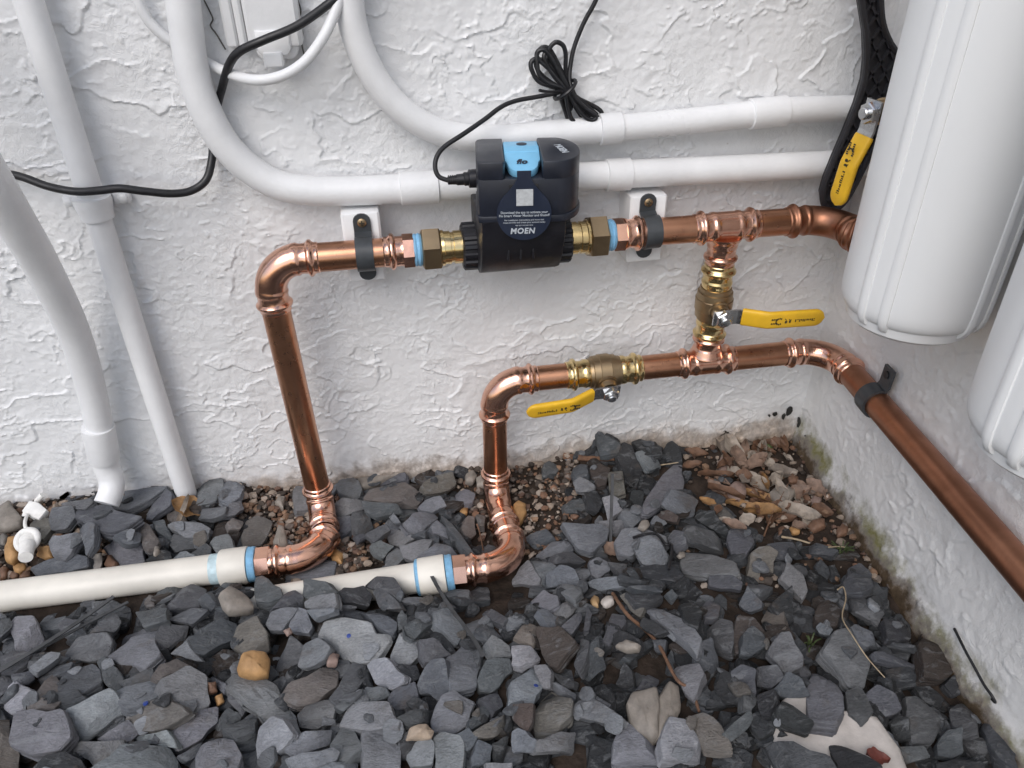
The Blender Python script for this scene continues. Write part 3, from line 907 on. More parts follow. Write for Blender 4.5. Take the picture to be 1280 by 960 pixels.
clamp(X(813, 290), 'charcoal pipe clamp holding the upper copper run next to the tee', .06)
# clamp on the side wall
pc = at(1095, 500, 'z', ZL); sC = el+sdir_p*((pc-el)@sdir_p)
t = thing('pipe_clamp', 'charcoal pipe clamp on the side wall with its tab sticking up', 'clamp', sC, 'charcoal pipe clamps')
mb = MB(); pts = []
for k in range(17):
    a = math.radians(-70+k*270/16)
    pts.append(sC+(SNRM*math.cos(a)-np.array([0, 0, 1])*math.sin(a))*(RP+.0002))
pts = pts[::-1]
wallp = lambda dz, off: np.array([XS, 0, 0])+SDIR*((sC-np.array([XS, 0, 0]))@SDIR)+SNRM*off+np.array([0, 0, ZL+dz])
ring = [sC+(SNRM*math.cos(math.radians(a))+np.array([0, 0, 1])*math.sin(math.radians(a)))*(RP+.0002) for a in np.linspace(-120, 110, 16)]
pts = ring+[wallp(.019, .007), wallp(.040, .006)]
mb.strip(pts, SDIR, .018, .003, -1)
mb2 = [np.linalg.norm(np.array(mb.v[i*4+2])-sC) for i in range(4)]
if mb2[1] < RP: mb = MB(); mb.strip(pts, SDIR, .018, .003, 1)
obj('strap', mb, M['clamp'], t)
mb = MB(); mb.lathe(wallp(.032, .008), SNRM, [(0, .0044), (.003, .0042), (.0036, 0)], 16); obj('screw', mb, M['black'], t)

# ------------------------------------------------------------------ leak-shutoff device
dv_ = thing('shutoff_device', 'navy black smart water shutoff with a blue clip and a drop-shaped tag', 'water monitor', (.125, YP, ZU))
XL, XR, YB, YF, ZT = .0820, .1775, -.043, -.1190, .420
def d_plan(x0, x1, yb, yf, rr, n=14, c=.006):
    pts = [(x0+c, yf), ]
    r = min(rr, (yb-yf)/2)
    ym = (yb+yf)/2; xc = x1-r*.62
    for a in np.linspace(-math.pi/2, math.pi/2, n): pts.append((xc+r*.62*math.cos(a), ym+(yb-yf)/2*math.sin(a)))
    pts += [(x0+c, yb)]
    pts += [(x0+c*.3, yb-c*.3), (x0, yb-c), (x0, yf+c), (x0+c*.3, yf+c*.3)]
    return pts
ZN = .4045
mb = MB(); mb.prism(d_plan(XL, XR, YB, YF, .04), (0, 0, .3700), (1, 0, 0), (0, 1, 0), (0, 0, 1), ZN-.3700, .0008); hou = obj('housing', mb, M['device'], dv_, angle=30)
mb = MB(); mb.prism(d_plan(XL-.0012, XR+.0016, YB+.001, YF-.0008, .04), (0, 0, .3640), (1, 0, 0), (0, 1, 0), (0, 0, 1), .0068, .0012); obj('seam_lip', mb, M['device'], dv_)
# shoulders left and right of the clip
xn0, xn1 = .1075, .1405
c = .006
mb = MB(); mb.prism([(XL+c, YF), (xn0-.002, YF), (xn0, YF+.004), (xn0, YB), (XL+c, YB), (XL+c*.3, YB-c*.3), (XL, YB-c), (XL, YF+c), (XL+c*.3, YF+c*.3)], (0, 0, ZN-.002), (1, 0, 0), (0, 1, 0), (0, 0, 1), ZT-ZN+.002, .0016); obj('shoulder', mb, M['device'], dv_, angle=30)
pr = [p for p in d_plan(xn1, XR, YB, YF, .04, 16, .002)]
mb = MB(); mb.prism(pr, (0, 0, ZN-.002), (1, 0, 0), (0, 1, 0), (0, 0, 1), ZT-ZN+.002, .0016); obj('shoulder', mb, M['device'], dv_, angle=30)
# lower body wrapped round the pipe
pl = [(-.1165, .3655), (-.1150, .3480), (-.1060, .3240), (-.0940, .3075), (-.0800, .3000), (-.0560, .2965), (-.0400, .3000), (-.0330, .3120), (-.0330, .3655)]
mb = MB(); mb.prism(pl, (.0805, 0, 0), (0, 1, 0), (0, 0, 1), (1, 0, 0), .0790, .002); low = obj('valve_body', mb, M['device_low'], dv_, angle=25)
for zx in (-.012, 0, .012):
    mb = MB(); mb.box((.118+zx, -.1050, .3300), (.0022, .010, .012), .0006); obj('rib', mb, M['device_low'], low)
for a, b in ((X(577, 308), X(601, 307)), (X(688, 303), X(711, 301))):
    mb = MB(); L = b-a
    rings = []
    for tt, rr in [(0, .0195), (.0015, .0222), (L-.0015, .0225), (L, .0205)]:
        r = []
        for k in range(96):
            th = 2*math.pi*k/96
            q = rr+(.0016 if (k % 6) < 3 else 0.0)
            r.append((a+tt, YP+q*math.cos(th), ZU+q*math.sin(th)))
        rings.append(r)
    mb.rings(rings); obj('union_nut', mb, M['device_low'], dv_, angle=25)
for a, b, s in ((X(551, 310), X(579, 308), 1), (X(709, 300), X(735, 297), -1)):
    mb = MB(); L = b-a
    prof = [(0, .0178), (.003, .0180), (.0035, .0165), (L*.42, .0165), (L*.44, .0152), (L*.55, .0152), (L*.57, .0165), (L, .0165)]
    if s < 0: prof = [(L-t_, r_) for t_, r_ in prof[::-1]]
    mb.lathe(PU(a), (1, 0, 0), prof, 30); obj('tailpiece', mb, M['brass'], dv_)
for a, b in ((X(527, 310), X(551, 309)), (X(734, 298), X(757, 296))):
    mb = MB(); L = b-a
    mb.lathe(PU(a), (1, 0, 0), [(0, .0192), (.0012, .0222), (.002, .0226), (L-.002, .0226), (L-.0012, .0222), (L, .0192)], 6, .15); obj('union_hex', mb, M['brass_dull'], dv_, angle=20)
# blue clip
xm = (xn0+xn1)/2; hw_ = (xn1-xn0)/2-.0003
mb = MB(); mb.box((xm, -.0700, ZN+.0078), (2*hw_, .0330, .0150), .0014)
clip = obj('clip', mb, M['clip'], dv_, angle=30)
pl = [(-hw_, .026), (-hw_, .002), (-hw_*.88, -.002)]+[(hw_*.86*math.cos(a_), -.004+.0130*math.sin(a_)) for a_ in np.linspace(math.pi+.1, 2*math.pi-.1, 14)]+[(hw_*.88, -.002), (hw_, .002), (hw_, .026)]
tl = nrm((0, .965, .262))
mb = MB(); mb.prism(pl, (xm, -.0985, ZN+.0030), (1, 0, 0), tl, np.cross((1, 0, 0), tl), .0078, .0014); obj('clip_tongue', mb, M['clip'], clip, angle=30)
mb = MB(); mb.lathe((xm+.001, -.064, ZN+.0150), (0, 0, 1), [(0, .0050), (.0006, .0050), (.0007, .0)], 18); obj('clip_hole', mb, M['tag'], clip)
# recess behind the tag neck
mb = MB(); mb.box(((xn0+xn1)/2, YF-.0001, .3945), (.026, .0012, .011), .0004); obj('recess', mb, M['black'], dv_)
# drop-shaped tag
TY = YF-.0028
tcx, tcz = xm, at(656, 268, 'y', TY)[2]
rt_ = .0248
pl = []
for a in np.linspace(math.radians(128), math.radians(412), 40): pl.append((rt_*math.cos(a), rt_*math.sin(a)))
topz = at(655, 214, 'y', TY)[2]-tcz
pl += [(.0085, rt_*1.13), (.0062, rt_*1.30), (.0062, topz), (-.0062, topz), (-.0062, rt_*1.30), (-.0085, rt_*1.13)]
mb = MB(); mb.prism(pl, (tcx, TY+.0006, tcz), (1, 0, 0), (0, 0, 1), (0, -1, 0), .0010); tg_ = obj('tag', mb, M['tag'], dv_)
mb = MB(); c0 = at(656, 247, 'y', TY); mb.box((xm+.0005, TY-.0007, c0[2]), (.0150, .0006, .0150), 0); obj('label_square', mb, M['code'], tg_, smooth=False)

def text(name, body, o, ex, ey, size, mat, parent, thick=.0002, bold=0.0, shear=0.0, align='CENTER', spacing=1.0):
    """writing as thin raised letters: baseline direction ex, up direction ey"""
    cu_ = bpy.data.curves.new(name, 'FONT')
    cu_.body = body; cu_.size = size; cu_.extrude = thick; cu_.offset = bold; cu_.shear = shear
    cu_.align_x = align; cu_.align_y = 'CENTER'; cu_.resolution_u = 3; cu_.space_character = spacing
    to = bpy.data.objects.new(name, cu_); C.objects.link(to)
    dg = bpy.context.evaluated_depsgraph_get(); dg.update()
    me = bpy.data.meshes.new_from_object(to.evaluated_get(dg))
    bpy.data.objects.remove(to); bpy.data.curves.remove(cu_)
    ex, ey = nrm(ex), nrm(ey); ez = np.cross(ex, ey)
    o = np.asarray(o, float)-root_loc(parent)
    for v in me.vertices:
        p = np.array(v.co); q = o+ex*p[0]+ey*p[1]+ez*p[2]; v.co = tuple(q)
    me.materials.clear(); me.materials.append(mat)
    ob = bpy.data.objects.new(name, me); C.objects.link(ob); ob.parent = parent
    return ob
def tagtext(px, py, s, size, bold=0.0, **kw):
    c0 = at(px, py, 'y', TY-.0006); c0[0] = xm+(px-655)*.0008
    return text('lettering', s, c0, nrm((1, 0, -.0)), (0, 0, 1), size, M['print'], tg_, bold=bold, **kw)
tagtext(655, 266, 'Download the app to activate your', .0030, .00004)
tagtext(655, 270, 'Flo Smart Water Monitor and Shutoff', .0030, .00004)
tagtext(655, 275.5, 'For installation instructions and more visit', .0021)
tagtext(655, 278.5, 'moen.com/flo and create your account today', .0021)
tagtext(655, 282, 'App store and play store', .0016)
tagtext(653, 289.5, 'MOEN', .0074, .00022, shear=.15, spacing=1.1)
c0 = at(701, 184, 'z', ZT+.0003)
text('lettering', 'MOEN', c0, nrm((.22, -1, 0)), nrm((1, .22, 0)), .0092, M['print'], dv_, bold=.0002)
text('lettering', 'flo', np.array([xm-.001, -.1010, ZN+.0030])+np.cross((1, 0, 0), tl)*.0079, (1, 0, 0), tl, .0095, M['tag'], clip, bold=.0003, shear=.2)
# the housing sits turned a little on the pipe
_rc = Vector((.129, -.080, 0))-Vector(dv_.location)
_rm = Matrix.Translation(_rc) @ Matrix.Rotation(math.radians(-7), 4, 'Z') @ Matrix.Translation(-_rc)
def turn(o):
    o.data.transform(_rm)
    for ch in o.children: turn(ch)
for o in list(dv_.children):
    if o.name.split('.')[0] in ('housing', 'seam_lip', 'shoulder', 'clip', 'recess', 'tag', 'lettering'): turn(o)
# power socket on the left flank
sp = at(592, 223, 'y', -.085)
mb = MB(); mb.lathe((XL+.001, -.085, sp[2]), (-1, 0, 0), [(0, .0085), (.009, .0082), (.0095, .007), (.0096, 0)], 18); obj('power_port', mb, M['device_low'], dv_)

# ------------------------------------------------------------------ power cord
pcx = thing('power_cord', 'coiled thin black power cord plugged into the device', 'cord', at(712, 110, 'y', -.02))
plug_end = np.array([XL-.008, -.085, sp[2]])
mb = MB(); mb.lathe(plug_end, (-1, 0, -.03), [(0, .006), (.004, .0062), (.005, .0052), (.011, .0050), (.012, .0042), (.0195, .0034), (.020, 0)], 18)
for k in range(4): mb.lathe(plug_end+np.array([-.0125-.0018*k, 0, 0]), (-1, 0, 0), [(0, .0030), (.0002, .0044), (.001, .0044), (.0012, .003)], 14)
obj('plug', mb, M['black'], pcx)
RC_ = .0022
def zoompx(l, ys):
    return [at(640+a/6., 30+b/6., 'y', ys[i] if hasattr(ys, '__len__') else ys) for i, (a, b) in enumerate(l)]
tail = [plug_end+np.array([-.018, 0, -.0006])]
lead = [(549, 221, -.083), (544, 210, -.08), (546, 196, -.076), (556, 183, -.07), (580, 167, -.062), (606, 149, -.05), (626, 134, -.04), (645, 126, -.033), (672, 121, -.028), (692, 117, -.026), (703, 114, -.025)]
P = spline(tail+[at(a, b, 'y', y) for a, b, y in lead], 8)
mb = MB(); mb.sweep(P, RC_, 12); obj('cord', mb, M['black'], pcx)
P = spline([(.42, -.012, 1.3), (.36, -.012, .9), (.30, -.014, .68)]+[at(a, b, 'y', y) for a, b, y in [(760, -40, -.018), (745, 0, -.016), (730, 28, -.014), (718, 58, -.014), (713, 82, -.016), (712, 100, -.020), (716, 114, -.024), (722, 126, -.026)]], 8)
mb = MB(); mb.sweep(P, RC_, 12); obj('cord', mb, M['black'], pcx)
loops = [
    [(395, 490), (340, 400), (290, 290), (275, 200), (325, 138), (382, 160), (403, 230), (402, 330), (415, 440), (470, 540), (560, 590), (640, 632), (675, 672), (655, 722), (590, 715), (510, 640), (440, 555)],
    [(385, 500), (300, 470), (200, 430), (150, 350), (142, 290), (180, 262), (250, 290), (330, 380), (400, 480), (450, 580), (520, 690), (572, 745), (545, 802), (490, 808), (440, 765), (402, 660), (372, 560)],
    [(390, 495), (270, 440), (205, 380), (188, 290), (190, 220), (235, 175), (285, 195), (340, 290), (390, 400), (430, 500), (500, 620), (600, 680), (660, 712), (605, 742), (520, 756), (452, 720), (420, 630)],
    [(400, 485), (330, 400), (270, 330), (215, 280), (185, 240), (200, 200), (250, 200), (310, 280), (370, 390), (425, 480), (480, 560), (560, 640), (630, 690), (600, 720), (540, 690), (470, 600)],
    [(392, 505), (310, 450), (240, 400), (190, 340), (180, 280), (230, 270), (300, 330), (370, 430), (420, 520), (440, 620), (430, 640), (410, 600)],
    [(402, 490), (360, 380), (320, 280), (270, 215), (240, 240), (270, 320), (330, 410), (400, 480), (470, 580), (540, 660), (600, 700), (640, 690), (590, 640), (500, 560)]]
for k, l in enumerate(loops):
    ys = [-.016-.0028*(k % 4)-.004*math.sin(i/len(l)*2*math.pi+k) for i in range(len(l))]
    P = spline(zoompx(l, ys), 6, True)
    mb = MB(); mb.sweep(P, RC_, 10, closed=True); obj('cord_loop', mb, M['black'], pcx)
ct = at(640+398/6., 30+492/6., 'y', -.022); u1 = nrm(at(640+330/6., 30+400/6., 'y', -.022)-ct)
mb = MB(); mb.sweep([ct+np.cross(u1, (0, 1, 0))*.0125*math.cos(a)+np.array([0, 1, 0])*.0125*math.sin(a) for a in np.linspace(0, 2*math.pi, 24, endpoint=False)], .0019, 8, closed=True)
mb.sweep(spline([ct, at(690, 115, 'y', -.034), at(674, 113, 'y', -.04)], 6), .0014, 8)
obj('twist_tie', mb, M['black'], pcx)

# ------------------------------------------------------------------ filter housings on the side wall
def tank(c, z0, label, turn):
    t = thing('filter_housing', label, 'filter housing', (c[0], c[1], z0), 'white filter housings')
    R = .0590
    H_ = .62
    prof = [(0, 0.0), (0, .040), (.001, .0475), (.004, .0508), (.0125, .0525), (.013, .0535), (.016, .0560), (.021, .0578), (.028, .0586), (.045, R), (.12, R*1.006), (H_, R*1.03), (H_+.001, R*1.03), (H_+.002, 0)]
    mb = MB(); mb.lathe((c[0], c[1], z0), (0, 0, 1), prof, 96); obj('sump', mb, M['tank'], t)
    for a in (-24, -4, 66, 84, 156, 174, -114, -94):
        th = math.radians(a+turn)
        d = np.array([math.cos(th), math.sin(th), 0]); w = np.array([-d[1], d[0], 0])
        prof2 = [(.006, .0500), (.010, .0556), (.016, .0590), (.022, .0604), (.030, .0608), (.045, .0612), (.12, .0615), (H_, .0632)]
        rings = []
        for z, r in prof2:
            wd = .0052 if z > .02 else .0044
            b = np.array([c[0], c[1], z0+z])
            rr = r-.007
            rings.append([b+d*rr-w*wd, b+d*(r-.0012)-w*wd*.75, b+d*r-w*wd*.3, b+d*r+w*wd*.3, b+d*(r-.0012)+w*wd*.75, b+d*rr+w*wd])
        mb = MB(); mb.rings(rings); obj('rib', mb, M['tank'], t)
    mb = MB(); mb.lathe((c[0], c[1], z0+H_-.01), (0, 0, 1), [(0, .060), (.001, .068), (.04, .070), (.08, .066), (.10, .05), (.101, 0)], 64); hd = obj('cap', mb, M['tank'], t)
    k = np.array([c[0], c[1], z0+H_+.05]); q = k+SDIR*0
    mb = MB(); mb.box(k+np.array([.03, 0, .03]), (.075, .06, .09), .004); obj('wall_bracket', mb, M['tank'], t)
    return t
tank((.4370, -.245), .2990, 'white filter housing beside the black wrench and upper copper pipe', 218)
tank((.4215, -.434), .3000, 'white filter housing in the row nearest the open end of the side wall', 205)

# ------------------------------------------------------------------ black wrench hanging in the corner
WY = -.0455
outl = [(1072, -110), (1068, -85), (1071, -60), (1073, -30), (1075, 0), (1081, 40), (1082, 75), (1079, 100), (1070, 130), (1056, 165), (1043, 195), (1032, 222), (1027, 240), (1029, 255), (1038, 262), (1052, 254), (1064, 236), (1080, 205), (1100, 165), (1118, 120), (1130, 85), (1112, 55), (1102, 30), (1099, 0), (1100, -30), (1100, -60), (1098, -90), (1086, -112)]
P3 = [at(a, b, 'y', WY) for a, b in outl]
pl = np.array([(p[0], p[2]) for p in P3])
wr = thing('housing_wrench', 'black plastic lattice-ribbed filter wrench hanging in the corner', 'wrench', at(1045, 262, 'y', WY))
mb = MB(); mb.prism(pl, (0, WY, 0), (1, 0, 0), (0, 0, 1), (0, 1, 0), .007, 0); obj('web', mb, M['wrench'], wr)
mb = MB()
rim = np.array([[p[0], WY-.002, p[1]] for p in pl])
cen = rim.mean(0)
mb.sweep(spline(rim, 4, True), .0034, 8, closed=True); obj('rim', mb, M['wrench'], wr)
def inside(pt, poly):
    x, y = pt; r = False; j = len(poly)-1
    for i in range(len(poly)):
        if (poly[i][1] > y) != (poly[j][1] > y) and x < (poly[j][0]-poly[i][0])*(y-poly[i][1])/(poly[j][1]-poly[i][1])+poly[i][0]: r = not r
        j = i
    return r
for dx, dz in ((.55, 1), (-.75, 1)):
    dd = nrm((dx, 0, dz)); pp = np.array([dd[2], 0, -dd[0]])
    for k in range(-14, 15):
        o = np.array([.470, WY, .42])+pp*k*.0115; seg_ = []
        for s in np.arange(-.2, .2, .002):
            q = o+dd*s
            if inside((q[0], q[2]), pl): seg_.append(q)
            else:
                if len(seg_) > 4:
                    mb = MB(); mb.strip(np.array([seg_[0], seg_[-1]])+np.array([0, .001, 0]), pp, .0024, .0045, 1)
                    if np.array(mb.v)[:, 1].min() > WY-.0005: mb = MB(); mb.strip(np.array([seg_[0], seg_[-1]])+np.array([0, .001, 0]), pp, .0024, .0045, -1)
                    obj('lattice_rib', mb, M['wrench'], wr)
                seg_ = []


# ------------------------------------------------------------------ the bed of slate
HX0, HY0, HR = -1.0, -1.0, .004
HXN, HYN = int(1.6/HR), int(1.06/HR)
hxs = HX0+HR*np.arange(HXN); hys = HY0+HR*np.arange(HYN)
HM = ground_h(*np.meshgrid(hxs, hys, indexing='ij'))
def hm_at(x, y):
    i = min(max(int((x-HX0)/HR), 0), HXN-1); j = min(max(int((y-HY0)/HR), 0), HYN-1)
    return HM[i, j]
def cells(poly):
    P = np.asarray(poly); i0, i1 = int((P[:, 0].min()-HX0)/HR), int((P[:, 0].max()-HX0)/HR)+1
    j0, j1 = int((P[:, 1].min()-HY0)/HR), int((P[:, 1].max()-HY0)/HR)+1
    i0, j0 = max(i0, 0), max(j0, 0); i1, j1 = min(i1, HXN-1), min(j1, HYN-1)
    if i1 <= i0 or j1 <= j0: return None
    I, J = np.meshgrid(np.arange(i0, i1+1), np.arange(j0, j1+1), indexing='ij')
    x = hxs[I]; y = hys[J]; ins = np.zeros(I.shape, bool); n = len(P); k = n-1
    for a in range(n):
        c = ((P[a, 1] > y) != (P[k, 1] > y)) & (x < (P[k, 0]-P[a, 0])*(y-P[a, 1])/(P[k, 1]-P[a, 1]+1e-12)+P[a, 0])
        ins ^= c; k = a
    if ins.sum() < 3: return None
    return I[ins], J[ins], x[ins], y[ins]

GRAVEL_ZONES = [[(296, 600), (425, 594), (428, 640), (330, 690), (300, 660)], [(400, 640), (490, 665), (475, 705), (420, 720), (350, 700)],
                [(560, 590), (720, 560), (720, 640), (690, 690), (640, 690), (580, 640)], [(850, 545), (990, 505), (1060, 610), (1130, 740), (1050, 690), (930, 640), (860, 590)],
                [(-40, 625), (60, 640), (160, 690), (60, 735), (-40, 740)]]
def in_gravel(px, py): return any(inside((px, py), z) for z in GRAVEL_ZONES)

def outline(poly, r, sub=3, rough=.06):
    """ragged outline from a polygon: corners kept, edges broken"""
    P = np.asarray(poly, float); n = len(P); out = []
    size = math.sqrt(abs(np.sum(P[:, 0]*np.roll(P[:, 1], -1)-np.roll(P[:, 0], -1)*P[:, 1]))/2)+1e-6
    for i in range(n):
        a, b = P[i], P[(i+1) % n]; d = b-a; L = np.linalg.norm(d); nn = np.array([d[1], -d[0]])/(L+1e-9)
        c = P[i-1]
        # corner softened by two points
        out.append(a+(c-a)*min(.10, .06*size/(np.linalg.norm(c-a)+1e-9)))
        out.append(a+d*min(.10, .06*size/(L+1e-9)))
        k = max(1, min(sub, int(L/(size*.32))))
        for j in range(1, k):
            out.append(a+d*(j/k+r.uniform(-.1, .1)/k)+nn*r.uniform(-1, 1)*rough*size*.9)
    return np.array(out)

def slab(poly, thick, r, dome=.0, taper=.82, lay=True):
    """stone from its outline in the local plane z = 0 (top), body below; slate has cleft, stepped edges and broken sides"""
    P = outline(poly, r); n = len(P); c = P.mean(0)
    rad = np.mean(np.linalg.norm(P-c, axis=1))
    cuts = []
    if lay:
        for _ in range(r.choice((0, 1, 1, 2, 2))):
            a = r.uniform(0, 6.283); cuts.append((np.array([math.cos(a), math.sin(a)]), r.uniform(.25, .8)*rad, r.uniform(.25, 1.0)))
    def dz(p):
        return -sum(max(0.0, float((p-c)@d)-o)*k for d, o, k in cuts)
    def ring(s, z, j, cut=0.0):
        out = []
        for p in P:
            q = c+(p-c)*(s+r.uniform(-j, j))
            out.append((q[0], q[1], max(z+r.uniform(-1, 1)*j*thick*1.2+cut*dz(q), -thick*.92)))
        return out
    if lay:
        R = [ring(taper*.88, -thick, .03), ring(taper+.04, -thick*.80, .04), ring(1.015, -thick*.55, .03), ring(.985, -thick*.50, .025, .3), ring(1.005, -thick*.30, .02, .7),
             ring(.985, -thick*.26, .02, .8), ring(.99, -thick*.06, .012, 1), ring(.955, thick*.01, .012, 1), ring(.70, thick*.03, .03, 1), ring(.40, thick*.05, .03, 1), ring(.16, thick*.05, .02, 1)]
    else:
        R = [ring(taper*.80, -thick, .03), ring(taper+.05, -thick*.80, .04), ring(1.02, -thick*.48, .02), ring(1.0, -thick*.20, .02), ring(.965, -thick*.03, .012), ring(.87, thick*.03+dome*.35, .02), ring(.55, thick*.04+dome*.75, .05), ring(.22, thick*.05+dome, .05)]
    mb = MB(); mb.rings(R); return mb

